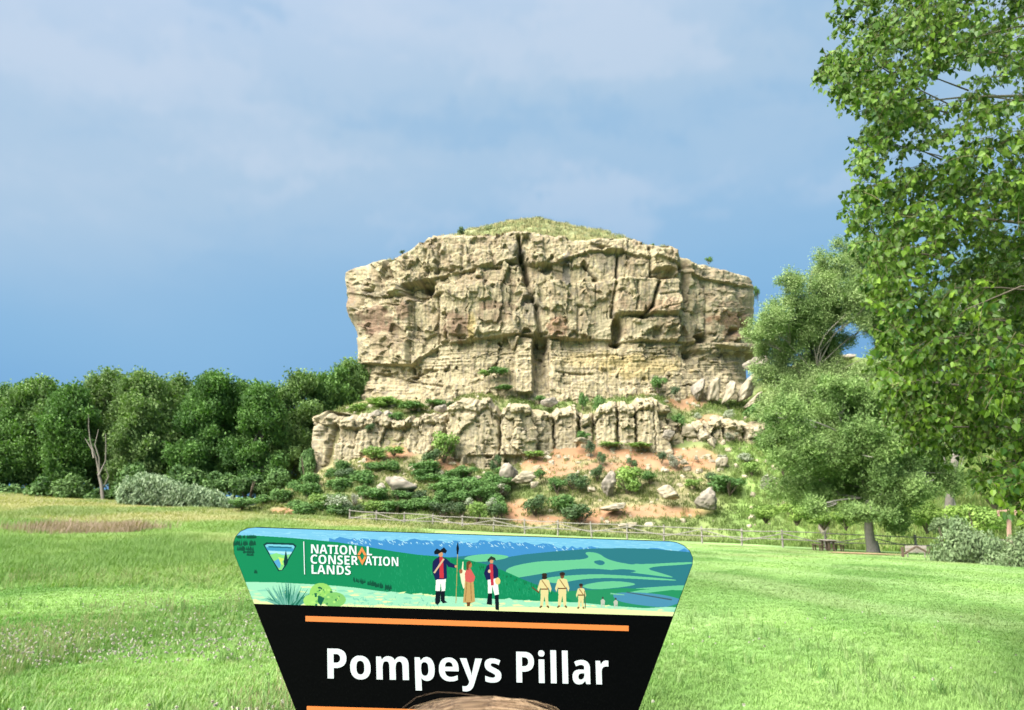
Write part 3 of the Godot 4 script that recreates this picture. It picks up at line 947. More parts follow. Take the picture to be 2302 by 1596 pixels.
func build_shrubs() -> void:
	var green_a := Color(0.051, 0.123, 0.032)
	var green_b := Color(0.131, 0.239, 0.065)
	var kinds := [
		[shrub_mesh(1, 1300, green_a, green_b, 0.085, 0.6), shrub_mesh(2, 1300, green_a, green_b, 0.085, 0.6), shrub_mesh(8, 1300, green_a * 1.1, green_b * 1.05, 0.09, 0.4)],
		[shrub_mesh(3, 1200, Color(0.041, 0.084, 0.035), Color(0.087, 0.145, 0.055), 0.08, 0.5), shrub_mesh(4, 1200, Color(0.043, 0.080, 0.038), Color(0.094, 0.138, 0.065), 0.08, 0.5)],
		[shrub_mesh(5, 1100, Color(0.217, 0.261, 0.189), Color(0.377, 0.406, 0.304), 0.08, 1.0), shrub_mesh(6, 1100, Color(0.189, 0.203, 0.160), Color(0.319, 0.319, 0.246), 0.08, 1.0)],
		[shrub_mesh(7, 1200, Color(0.123, 0.225, 0.051), Color(0.246, 0.362, 0.087), 0.09, 0.9), shrub_mesh(9, 1200, Color(0.123, 0.217, 0.051), Color(0.232, 0.334, 0.087), 0.09, 0.9)],
	]
	var m := tinted(0.9, Color(0.6, 0.7, 0.35))
	var looks := ["green leafy shrub", "dark green dense shrub", "grey green sagebrush", "yellow green shrub"]
	var wheres := ["in the thicket on the slope below the ledge's left half", "on the sloping soil below the ledge's right half", "on the grass shelf above the ledge", "on the rim of the butte's domed top", "at the right foot of the cliff by the leaning slabs", "on the grassy slope left of the willow"]
	# x, y, half width, half height, depth, kind, place, label of its own where it stands out
	var list := [
		[640, 1112, 34, 16, 86, 0, 0, ""], [600, 1122, 30, 12, 86, 0, 0, ""], [545, 1128, 36, 13, 84, 0, 0, "low green shrub at the right end of the silver willow bush"], [703, 1078, 30, 19, 88, 0, 0, ""], [698, 1100, 32, 18, 85, 0, 0, ""], [715, 1124, 27, 15, 81, 3, 0, "yellow green shrub low at the left edge of the thicket"], [668, 1092, 26, 16, 88, 0, 0, ""], [775, 1047, 24, 17, 91, 0, 0, ""], [749, 1064, 22, 15, 90, 0, 0, ""],
		[841, 1049, 32, 15, 90, 0, 0, ""], [881, 1046, 30, 15, 90, 0, 0, ""], [841, 1018, 32, 15, 93, 3, 0, ""], [886, 1012, 26, 10, 93.5, 3, 0, ""], [998, 998, 34, 32, 92.2, 3, 0, "pointed bright green shrub rising in the notch of the ledge"], [972, 1026, 27, 20, 91.0, 1, 0, "dark green shrub just below the pointed bright one"], [955, 1048, 42, 18, 90, 0, 0, ""], [1018, 1064, 24, 16, 89, 0, 0, ""],
		[818, 1075, 42, 20, 87, 0, 0, ""], [766, 1089, 34, 19, 86, 0, 0, ""], [961, 1074, 42, 17, 88, 0, 0, ""], [990, 1096, 42, 19, 85, 0, 0, ""], [1052, 1090, 42, 23, 85, 0, 0, ""], [1081, 1105, 36, 22, 84, 0, 0, ""], [1127, 1096, 24, 17, 85, 2, 0, "grey green shrub at the right edge of the thicket"], [835, 1109, 38, 20, 83, 0, 0, ""], [841, 1138, 30, 13, 80, 3, 0, ""],
		[904, 1112, 36, 16, 83, 0, 0, ""], [895, 1137, 42, 16, 80, 0, 0, ""], [952, 1132, 40, 20, 81, 0, 0, ""], [995, 1141, 34, 17, 80, 1, 0, ""], [1038, 1143, 20, 17, 79.5, 1, 0, ""], [1073, 1147, 26, 20, 79, 3, 0, "yellow green round bush behind the fence at the thicket's right end"], [1116, 1147, 24, 17, 79, 1, 0, "brownish dark bush behind the fence beside the red soil"], [1058, 1128, 15, 11, 80.5, 2, 0, ""], [1104, 1128, 15, 11, 81, 2, 0, ""], [764, 1128, 36, 18, 80.5, 2, 0, "wide grey sagebrush low at the thicket's left"], [799, 1120, 11, 16, 81, 2, 0, "pale upright sagebrush beside the wide grey one"],
		[1110, 1048, 13, 15, 90, 1, 1, ""], [1118, 1033, 11, 13, 91.5, 1, 1, "small dark upright shrub on red soil below the ledge's big block"],
		[832, 960, 13, 10, 95.2, 1, 2, "dark tuft of a shrub growing on the ledge's left face"], [892, 936, 22, 12, 97, 0, 2, ""], [930, 912, 40, 12, 100, 0, 2, ""], [870, 905, 45, 14, 102, 3, 2, ""], [815, 918, 36, 12, 101, 3, 2, ""], [975, 905, 30, 10, 101, 0, 2, ""], [1015, 908, 12, 9, 99, 1, 2, ""], [1121, 832, 30, 11, 101.3, 0, 2, "green shrub clinging high on the cliff's lower face"], [1090, 838, 20, 7, 101.4, 3, 2, ""], [1138, 871, 26, 6, 101, 0, 2, ""],
		[1215, 1064, 19, 11, 87, 0, 1, ""], [1292, 1081, 36, 21, 86, 1, 1, "largest dark bush at the centre of the red slope"], [1252, 1086, 27, 18, 85, 0, 1, ""], [1204, 1132, 33, 23, 80.5, 1, 1, "dark rounded bush standing at the left of the red soil by the fence"], [1268, 1130, 36, 24, 81, 0, 1, "bright rounded bush between two dark ones near the fence"], [1304, 1152, 45, 22, 79, 1, 1, "broad dark bush just behind the fence at mid slope"], [1412, 1076, 40, 33, 86, 3, 1, "largest bright green bush, right of the grey standing boulder"], [1461, 1070, 21, 15, 87, 0, 1, ""], [1418, 1040, 15, 13, 90, 1, 1, ""], [1350, 1028, 13, 15, 91, 1, 1, ""], [1344, 1060, 19, 17, 88, 1, 1, ""], [1487, 1025, 15, 13, 91, 1, 1, ""], [1519, 1032, 19, 17, 90, 2, 1, ""], [1327, 1005, 13, 19, 92.5, 1, 1, ""], [1310, 977, 19, 11, 94, 0, 1, ""], [1200, 1020, 28, 8, 92, 3, 1, ""], [1370, 998, 30, 6, 93.5, 3, 1, ""], [1440, 1000, 34, 6, 93.5, 3, 1, ""],
		[1350, 908, 19, 25, 97.5, 0, 2, "green shrub hanging in the cleft at the ledge's middle"], [1310, 897, 13, 20, 99, 0, 2, ""], [1212, 896, 16, 10, 99, 0, 2, ""], [1479, 860, 23, 19, 101, 0, 4, "round green bush at the cliff foot right of centre"], [1519, 877, 12, 14, 100.5, 1, 4, "small dark bush right of the round green one at the cliff foot"], [1708, 928, 37, 21, 96, 0, 4, "wide dark green bush in front of the propped slab"], [1636, 931, 15, 11, 97, 2, 4, ""], [1521, 945, 19, 19, 95.3, 0, 4, ""], [1645, 977, 15, 9, 94, 2, 4, ""], [1570, 935, 12, 9, 97, 2, 4, ""],
		[1596, 1071, 21, 11, 87, 1, 5, ""], [1639, 1083, 46, 22, 85, 0, 5, "wide bright green bush above the grey brown boulder"], [1733, 1081, 27, 19, 84, 2, 5, "purple grey bush at the willow's lower left"], [1625, 1028, 16, 10, 91, 2, 5, ""], [1676, 1028, 19, 11, 91, 2, 5, ""], [1560, 1085, 22, 10, 86, 3, 5, ""], [1690, 1050, 24, 14, 88, 3, 5, ""], [1760, 1040, 30, 20, 86, 3, 5, ""],
		[1038, 521, 13, 12, 113, 1, 3, "lone dark green bush on the left rim of the butte's top"], [1090, 516, 22, 7, 116, 2, 3, ""], [1240, 522, 18, 6, 114, 2, 3, ""], [1400, 544, 32, 9, 112, 1, 3, "wide dark green shrub at the right rim of the butte's top"], [1365, 541, 11, 9, 112, 1, 3, ""], [1215, 493, 6, 7, 121, 0, 3, "tiny bush at the very top of the dome"], [1593, 584, 10, 8, 110, 0, 3, "green bush on the right shoulder of the butte"], [1467, 552, 6, 6, 108, 0, 3, ""], [1140, 504, 14, 5, 118, 2, 3, ""], [1702, 655, 7, 18, 116, 0, 3, "green shrub down the butte's right edge"], [905, 566, 7, 5, 108, 1, 3, ""],
	]
	var rs := RandomNumberGenerator.new()
	rs.seed = 18
	for q in 34:
		var y := rs.randf_range(1052.0, 1148.0)
		var x := rs.randf_range(lerpf(720.0, 655.0, (y - 1050.0) / 100.0), 1130.0)
		if absf(x - 900.0) < 60.0 and y > 1066.0 and y < 1112.0:
			continue
		list.append([x, y, rs.randf_range(20.0, 40.0), rs.randf_range(13.0, 21.0), lerpf(90.5, 79.5, (y - 1048.0) / 100.0), 1 if rs.randf() < 0.2 else 0, 0, ""])
	for b in list:
		var k: int = b[5]
		var o := put("shrub", kinds[k][int(b[0]) % kinds[k].size()], m)
		var mid := spot(b[0], b[1], b[4])
		var s := mid.distance_to(Vector3(0, EYE, 0)) / FOCAL
		var wide: float = b[2] * s * 1.12
		var high: float = b[3] * s * 1.2
		o.basis = Basis.from_scale(Vector3(wide, high, wide)) * Basis(Vector3.UP, b[0] * 1.3)
		o.position = mid
		var own: String = b[7]
		if own == "":
			tag(o, "%s %s" % [looks[k], wheres[b[6]]], "shrub", "%ss %s" % [looks[k], wheres[b[6]]])
		else:
			tag(o, own, "shrub", "shrubs on the butte and its slopes")

# ---------------------------------------------------------------- trees

func limb(buf: Buf, a: Vector3, b: Vector3, r0: float, r1: float, r: RandomNumberGenerator, sides := 7, col := Color(0.2, 0.175, 0.14)) -> void:
	var p := []
	var w := []
	var n := 6
	var bend := Vector3(r.randfn(), r.randfn() * 0.3 + 0.3, r.randfn()) * a.distance_to(b) * (0.07 if r0 < 0.25 else 0.02)
	for i in n + 1:
		var t := i / float(n)
		p.append(a.lerp(b, t) + bend * sin(t * PI) + Vector3(r.randfn(), 0, r.randfn()) * r0 * 0.15)
		w.append(lerpf(r0, r1, pow(t, 0.8)))
	buf.tube(p, w, sides, col)

# lobes: [centre, radius] in metres, relative to the foot of the tree
func tree(called: String, label: String, foot: Vector3, lobes: Array, trunk_r: float, fork: float, per: float, clump: ArrayMesh, dark: Color, light: Color, leafm: Material, bark: Color, group: String, seed_: int, flat := 1.0) -> Node3D:
	var r := RandomNumberGenerator.new()
	r.seed = seed_
	var root := thing(called, label, "tree", foot, group)
	var mid := Vector3.ZERO
	for l in lobes:
		mid += l[0] / lobes.size()
	var puffs := []
	for l in lobes:
		for q in 14:
			var off: Vector3 = Vector3(r.randfn(), r.randfn() * 0.8, r.randfn()).normalized() * l[1] * r.randf_range(0.15, 1.05)
			puffs.append([l[0] + off, l[1] * r.randf_range(0.2, 0.44)])
	var buf := Buf.new()
	var split := Vector3(mid.x * 0.15, fork, mid.z * 0.15)
	limb(buf, Vector3(0, -0.4, 0), split, trunk_r * 1.15, trunk_r * 0.75, r, 10, bark)
	buf.tube([Vector3(0, -0.5, 0), Vector3(0, 0.15, 0), Vector3(0, 0.7, 0)], [trunk_r * 1.7, trunk_r * 1.35, trunk_r * 1.1], 10, bark, false)
	put("trunk", buf.mesh(false), wood(bark, bark * 0.5, 1.0), root)
	buf = Buf.new()
	var peak := Vector3(mid.x * 0.8, mid.y + (mid.y - fork) * 0.5, mid.z * 0.8)
	limb(buf, split, peak, trunk_r * 0.75, trunk_r * 0.15, r, 8, bark)
	for l in lobes:
		var tip: Vector3 = l[0]
		var start := split.lerp(peak, clampf((tip.y - fork) / maxf(peak.y - fork, 0.1) * 0.75 - 0.05, 0.02, 0.95))
		limb(buf, start, tip, trunk_r * 0.24, 0.03, r, 5, bark)
		for q in 3:
			var to: Vector3 = tip + Vector3(r.randfn(), r.randfn(), r.randfn()).normalized() * l[1] * 0.8
			limb(buf, start.lerp(tip, 0.6), to, trunk_r * 0.12, 0.02, r, 4, bark)
	put("limbs", buf.mesh(), tinted(1.0), root)
	var places: Array[Transform3D] = []
	var tints := PackedColorArray()
	for l in puffs:
		var rad: float = l[1]
		var count := int(per * rad * rad)
		var tone := r.randf()
		for q in count:
			var dir := Vector3(r.randfn(), r.randfn() * flat, r.randfn()).normalized()
			# knots on the lobe give it an uneven edge
			var knot := 1.0 + 0.8 * fine.get_noise_3dv((l[0] + dir * rad) * 20.0 + foot)
			var at: Vector3 = l[0] + dir * rad * knot * (pow(r.randf(), 0.5) if r.randf() < 0.58 else r.randf_range(0.7, 1.75))
			if foot.y + at.y < foot.y + 0.2:
				continue
			var s := r.randf_range(0.65, 1.35)
			places.append(Transform3D(Basis.from_euler(Vector3(r.randf() * 0.8, r.randf() * TAU, r.randf() * 0.8)).scaled(Vector3(s, s, s)), at))
			tints.append(dark.lerp(light, clampf(tone * 0.6 + r.randf() * 0.5 - 0.05, 0.0, 1.0)))
	scatter("crown", clump, leafm, places, tints, root).set_meta("kind", "stuff")
	return root

func lobes_from(list: Array, foot: Vector3, depth: float, spread: float, r: RandomNumberGenerator) -> Array:
	var out := []
	for l in list:
		var z := depth + r.randf_range(-1, 1) * spread
		var p := spot(l[0], l[1], z)
		out.append([p - foot, l[2] * p.distance_to(Vector3(0, EYE, 0)) / FOCAL])
	return out

func build_trees() -> void:
	var r := RandomNumberGenerator.new()
	r.seed = 77
	var far_leaf := leaf_clump(14, 0.55, 0.17, 3)
	var far_m := tinted(0.85, Color(0.6, 0.7, 0.3))
	var bark := Color(0.22, 0.20, 0.165)
	var dark_bark := Color(0.10, 0.09, 0.075)
	# the row beyond the meadow: x of the trunk, y of the top, half width, depth, label
	var row := [
		[-70, 905, 70, 100, "dark cottonwood at the far left end of the tree row"], [-5, 925, 48, 97, "lower cottonwood filling the row's left edge"], [62, 848, 66, 99, "tall bushy cottonwood at the row's left with a blunt top"], [135, 872, 52, 96, "middling cottonwood just left of the pale forked trunk"],
		[196, 838, 62, 101, "cottonwood with the square crown above the pale forked trunk"], [300, 834, 70, 98, "broad cottonwood at the middle of the row, highest crown"], [372, 850, 60, 103, "cottonwood right of the highest crown"], [452, 842, 68, 99, "round topped cottonwood right of the middle of the row"], [522, 862, 52, 104, "cottonwood with sky gaps below its crown"],
		[578, 868, 46, 98, "narrow cottonwood in the dip of the row"], [655, 836, 58, 103, "grey green cottonwood left of the ledge's end"], [712, 840, 52, 106, "dark cottonwood behind the ledge's end"], [778, 816, 60, 112, "bright green cottonwood beside the butte's left edge"], [746, 832, 50, 109, "cottonwood wedged between the dark one and the bright one at the butte's left edge"],
	]
	for x in [-30, 40, 110, 170, 245, 335, 415, 490, 548, 618]:
		row.append([x, 874 + (x * 7) % 17, 58, 116, "dim cottonwood of the second row, seen through gaps in the first"])
	for t in row:
		var base := spot(t[0], 1140, t[3])
		base.y = ground(base.x, t[3])
		var s: float = base.distance_to(Vector3(0, EYE, 0)) / FOCAL
		var tall: float = spot(t[0], t[1], t[3]).y - base.y
		var rad: float = t[2] * s * r.randf_range(1.0, 1.4)
		var lobes := []
		for q in 30:
			var v := r.randf()
			var width := sin(PI * clampf(0.16 + v * 0.70, 0.0, 1.0))
			var an := r.randf() * TAU
			var lr := r.randf_range(0.22, 0.40) * rad
			var far := sqrt(r.randf()) * maxf(rad * width - lr * 0.6, 0.0)
			lobes.append([Vector3(cos(an) * far, lerpf(lr + 1.2, tall - lr * 0.9, v), sin(an) * far * 0.8), lr])
		lobes.append([Vector3(0, tall - rad * 0.3, 0), rad * 0.3])
		var tone := r.randf()
		var dark := Color(0.034, 0.092, 0.024).lerp(Color(0.074, 0.135, 0.042), tone)
		var light := Color(0.125, 0.255, 0.05).lerp(Color(0.24, 0.335, 0.12), tone)
		tree("cottonwood_tree", t[4], base, lobes, 0.32, tall * 0.25, 62.0, far_leaf, dark, light, far_m, dark_bark, "cottonwoods in the row beyond the meadow", 200 + int(t[0]))
	# the pale trunk that forks in front of the row
	var foot := spot(233, 1128, 93.5)
	foot.y = ground(foot.x, 93.5)
	var fork_tree := thing("forked_tree", "bare pale trunk forking into thin limbs in front of the tree row", "tree", foot)
	var buf := Buf.new()
	var at := func(x: float, y: float) -> Vector3: return spot(x, y, 93.5) - foot
	buf.tube([Vector3(0, -0.3, 0), at.call(228, 1090), at.call(222, 1065)], [0.25, 0.19, 0.16], 8, Color(0.17, 0.155, 0.13))
	put("trunk", buf.mesh(), tinted(1.0), fork_tree)
	for b in [[[222, 1065], [213, 1030], [203, 995], [197, 960], [200, 930]], [[222, 1065], [224, 1030], [217, 1000], [222, 965]], [[224, 1070], [234, 1035], [240, 1000], [238, 975]], [[213, 1030], [205, 1010], [188, 985]], [[228, 1100], [244, 1070], [238, 1050]]]:
		buf = Buf.new()
		var p := []
		var w := []
		for k in b.size():
			p.append(at.call(b[k][0], b[k][1]) + Vector3(0, 0, r.randf_range(-0.4, 0.4)))
			w.append(lerpf(0.11, 0.035, k / (b.size() - 1.0)))
		buf.tube(p, w, 6, Color(0.17, 0.155, 0.13))
		put("limb", buf.mesh(), tinted(1.0), fork_tree)
	# undergrowth at the foot of the row
	var low := [[20, 1105, 40, 30], [90, 1095, 44, 36], [165, 1100, 40, 34], [310, 1060, 40, 40], [420, 1070, 44, 40], [500, 1080, 40, 34], [560, 1085, 40, 34], [630, 1070, 34, 34], [-50, 1095, 44, 36], [690, 1030, 24, 40], [232, 1112, 36, 22], [282, 1098, 34, 28]]
	var under := [shrub_mesh(41, 2600, Color(0.042, 0.10, 0.028), Color(0.13, 0.23, 0.065), 0.075, 0.6), shrub_mesh(42, 2600, Color(0.048, 0.105, 0.03), Color(0.14, 0.235, 0.07), 0.075, 0.6)]
	for b in low:
		var o := put("understorey_bush", under[int(b[0] + 60) % 2], far_m)
		var mid := spot(b[0], b[1], 95.0)
		var s: float = mid.distance_to(Vector3(0, EYE, 0)) / FOCAL
		o.basis = Basis.from_scale(Vector3(b[2], b[3] * 1.1, b[2]) * s * 1.15) * Basis(Vector3.UP, b[0] * 1.1)
		o.position = mid
		var order: String = ["second", "third", "fourth", "seventh", "eighth", "ninth", "tenth", "eleventh", "first", "last", "fifth", "sixth"][low.find(b)]
		tag(o, "low understorey bush, %s from the left along the foot of the tree row" % order if order != "last" else "low understorey bush against the ledge's left end", "bush", "understorey bushes under the tree row")
	# the silvery willow bush
	foot = spot(372, 1138, 88.0)
	foot.y = ground(foot.x, 88.0)
	var bush := thing("willow_bush", "wide silver green willow bush at the edge of the meadow", "bush", foot)
	var places: Array[Transform3D] = []
	var tints := PackedColorArray()
	for q in 2600:
		var x := r.randf_range(268, 520)
		var top := along(PackedVector2Array([Vector2(268, 1105), Vector2(285, 1080), Vector2(320, 1068), Vector2(365, 1075), Vector2(400, 1092), Vector2(440, 1098), Vector2(490, 1112), Vector2(520, 1128)]), x) + r.randf_range(-4, 8)
		var y := lerpf(1142.0, top, pow(r.randf(), 0.75))
		var p := spot(x, y, 88.0 + r.randf_range(-2.0, 2.5)) - foot
		var s := r.randf_range(0.7, 1.3)
		places.append(Transform3D(Basis.from_euler(Vector3(r.randfn() * 0.25, r.randf() * TAU, r.randfn() * 0.25)).scaled(Vector3(s, s, s)), p))
		tints.append(Color(0.13, 0.21, 0.10).lerp(Color(0.30, 0.38, 0.235), r.randf()))
	scatter("foliage", leaf_clump(12, 0.30, 0.19, 8, 2.6, 0.28), tinted(0.8, Color(0.4, 0.45, 0.3)), places, tints, bush).set_meta("kind", "stuff")
	buf = Buf.new()
	for q in 40:
		var x := r.randf_range(290, 480)
		limb(buf, spot(x, 1142, 88.0 + r.randf_range(-1.5, 1.5)) - foot, spot(x + r.randf_range(-12, 12), 1105, 88.0 + r.randf_range(-1.5, 1.5)) - foot, 0.05, 0.02, r, 4, Color(0.16, 0.13, 0.09))
	put("stems", buf.mesh(), tinted(1.0), bush).set_meta("kind", "stuff")

	# the trees at the right, beyond the lawn
	var near_leaf := leaf_clump(18, 0.34, 0.085, 5, -0.6, 0.42)
	var pale_leaf := leaf_clump(18, 0.40, 0.105, 6, -1.2, 0.32)
	var willow_m := tinted(0.8, Color(0.6, 0.7, 0.35))
	foot = spot(1963, 1238, 55.0)
	var list := [[1745, 975, 42], [1790, 1025, 55], [1850, 955, 56], [1880, 1040, 62], [1800, 1085, 46], [1950, 1000, 60], [1930, 1090, 55], [2000, 1060, 60], [2050, 1000, 60], [2060, 1100, 46], [2100, 1060, 46], [1850, 1110, 36], [1985, 1135, 36], [1930, 905, 52], [1990, 930, 60], [1870, 880, 46], [2060, 930, 50], [1770, 930, 40], [1925, 1150, 26], [2010, 1165, 30], [1835, 1140, 20], [1960, 1118, 40], [1957, 1156, 22]]
	tree("willow_tree", "spreading green tree with a thick grey trunk beyond the lawn, picnic table beside it", foot, lobes_from(list, foot, 55.0, 3.6, r), 0.33, 3.6, 165.0, near_leaf, Color(0.075, 0.145, 0.036), Color(0.22, 0.325, 0.10), willow_m, Color(0.24, 0.225, 0.20), "", 301)
	foot = spot(1850, 1140, 78.0)
	foot.y = hill(foot.x, 78.0)
	list = [[1870, 602, 40], [1905, 580, 34], [1850, 655, 48], [1795, 692, 44], [1735, 722, 42], [1762, 782, 48], [1822, 762, 50], [1880, 705, 44], [1715, 782, 30], [1765, 855, 46], [1822, 850, 46], [1885, 855, 38], [1940, 650, 44], [1968, 720, 36], [1952, 845, 36], [1748, 915, 40], [1960, 600, 40], [1990, 660, 40], [2010, 780, 40], [1725, 840, 30], [1800, 910, 40], [1870, 775, 34], [1845, 715, 40], [1835, 805, 40], [1925, 690, 34], [1700, 745, 24], [1780, 640, 26], [1830, 885, 44], [1770, 890, 40], [1890, 905, 44], [1855, 825, 40], [1800, 730, 36]]
	tree("pale_willow_tree", "tall pale green tree beside the butte's right end", foot, lobes_from(list, foot, 78.0, 4.0, r), 0.38, 5.0, 125.0, pale_leaf, Color(0.125, 0.21, 0.06), Color(0.30, 0.39, 0.155), willow_m, bark, "", 302, 1.2)
	foot = spot(2132, 1172, 62.0)
	list = [[2110, 720, 60], [2180, 660, 70], [2260, 700, 80], [2150, 800, 70], [2230, 800, 80], [2300, 820, 80], [2120, 880, 60], [2200, 900, 70], [2280, 920, 80], [2080, 960, 50], [2180, 980, 50], [2380, 760, 90], [2400, 900, 90], [2250, 600, 70], [2340, 620, 90]]
	var lean := tree("leaning_tree", "tree with a leaning pale grey trunk behind the foreground leaves", foot, lobes_from(list, foot, 64.0, 4.0, r), 0.10, 0.4, 90.0, near_leaf, Color(0.04, 0.085, 0.026), Color(0.10, 0.17, 0.055), willow_m, Color(0.27, 0.25, 0.23), "", 303)
	buf = Buf.new()
	buf.tube([Vector3(0, -0.3, 0), spot(2134, 1130, 62.0) - foot, spot(2140, 1080, 62.0) - foot, spot(2150, 1010, 62.0) - foot, spot(2165, 930, 62.5) - foot], [0.42, 0.33, 0.3, 0.28, 0.2], 9, Color(0.25, 0.235, 0.215))
	put("leaning_trunk", buf.mesh(false), wood(Color(0.25, 0.225, 0.20), Color(0.13, 0.115, 0.10), 1.0), lean)
	# grey dead brush behind the foreground leaves at the right
	# bushes at the right edge of the lawn
	var bm := [shrub_mesh(51, 4200, Color(0.072, 0.123, 0.051), Color(0.189, 0.261, 0.123), 0.055, 0.8), shrub_mesh(52, 4200, Color(0.072, 0.116, 0.051), Color(0.181, 0.246, 0.116), 0.055, 0.8), shrub_mesh(53, 4200, Color(0.102, 0.189, 0.036), Color(0.246, 0.362, 0.072), 0.06, 0.6)]
	for b in [[2140, 1222, 46, 72, 39.0, 0, "grey green bush at the lawn's edge, nearest the wooden barrier"], [2195, 1232, 46, 66, 38.0, 1, "dark hollowed bush between two grey green ones at the lawn's edge"], [2245, 1248, 40, 50, 36.0, 0, "grey green bush in front of the wooden post sign"], [2300, 1245, 48, 66, 34.5, 1, "dark bush at the right end of the lawn's edge"], [2190, 1165, 50, 36, 44.0, 2, "yellow green bush behind the bushes at the lawn's edge"], [2130, 1180, 36, 30, 47.0, 1, "bush under the leaning trunk"], [2370, 1250, 50, 60, 34.0, 0, "bush at the lawn's edge beyond the dark one"]]:
		var o := put("lawn_edge_bush", bm[b[5]], willow_m)
		var mid := spot(b[0], b[1], b[4])
		var s: float = mid.distance_to(Vector3(0, EYE, 0)) / FOCAL
		o.basis = Basis.from_scale(Vector3(b[2], b[3], b[2]) * s * 1.12) * Basis(Vector3.UP, b[0] * 1.1)
		o.position = mid
		tag(o, b[6], "bush", "bushes at the right edge of the lawn")
	# bushes on the slope behind the fence at the right
	for b in [[1790, 1150, 40, 26, 70.0, "loose green bush behind the fence under the willow's left branches"], [1850, 1165, 36, 22, 69.0, "loose green bush behind the fence just left of the picnic table"], [1720, 1150, 40, 22, 74.0, "loose green bush behind the fence left of the willow"], [2080, 1155, 44, 34, 66.0, "loose green bush behind the fence between the thick and the leaning trunk"], [2230, 1090, 60, 40, 66.0, "loose green bush on the slope right of the leaning trunk"], [2290, 1060, 60, 40, 70.0, "loose green bush high on the slope at the right edge"], [1900, 1165, 30, 22, 68.0, "loose green bush behind the fence beside the thick trunk's left side"], [2020, 1120, 40, 40, 70.0, "loose green bush behind the thick trunk's right side"]]:
		var o := put("slope_bush", bm[2 if int(b[0]) % 3 else 0], willow_m)
		var mid := spot(b[0], b[1], b[4])
		var s: float = mid.distance_to(Vector3(0, EYE, 0)) / FOCAL
		o.basis = Basis.from_scale(Vector3(b[2], b[3], b[2]) * s) * Basis(Vector3.UP, b[0] * 1.1)
		o.position = mid
		tag(o, b[5], "bush", "loose bushes behind the fence at right")

# ---------------------------------------------------------------- the cottonwood in the foreground

func cottonwood_leaf() -> ArrayMesh:
	# a deltoid leaf one unit long hanging down from its stalk at the origin, folded a little along its midrib
	var b := Buf.new()
	var edge := [Vector2(0.0, -0.28), Vector2(0.22, -0.22), Vector2(0.42, -0.36), Vector2(0.46, -0.50), Vector2(0.36, -0.72), Vector2(0.18, -0.98), Vector2(0.0, -1.25)]
	for s in [-1.0, 1.0]:
		for k in edge.size() - 1:
			var p0: Vector2 = edge[k]
			var p1: Vector2 = edge[k + 1]
			var a := Vector3(0, -0.28 - 0.97 * k / 6.0, 0)
			var a2 := Vector3(0, -0.28 - 0.97 * (k + 1) / 6.0, 0)
			var q0 := Vector3(p0.x * s, p0.y, absf(p0.x) * 0.28 + 0.05 * sin(p0.y * 9.0) * p0.x)
			var q1 := Vector3(p1.x * s, p1.y, absf(p1.x) * 0.28 + 0.05 * sin(p1.y * 9.0) * p1.x)
			var nn := Vector3(-0.27 * s, 0, 1).normalized()
			b.tri(a, q0, q1, nn)
			b.tri(a, q1, a2, nn)
	b.quad(Vector3(-0.02, 0, 0), Vector3(0.02, 0, 0), Vector3(0.02, -0.3, 0), Vector3(-0.02, -0.3, 0), Vector3.BACK)
	return b.mesh(false)

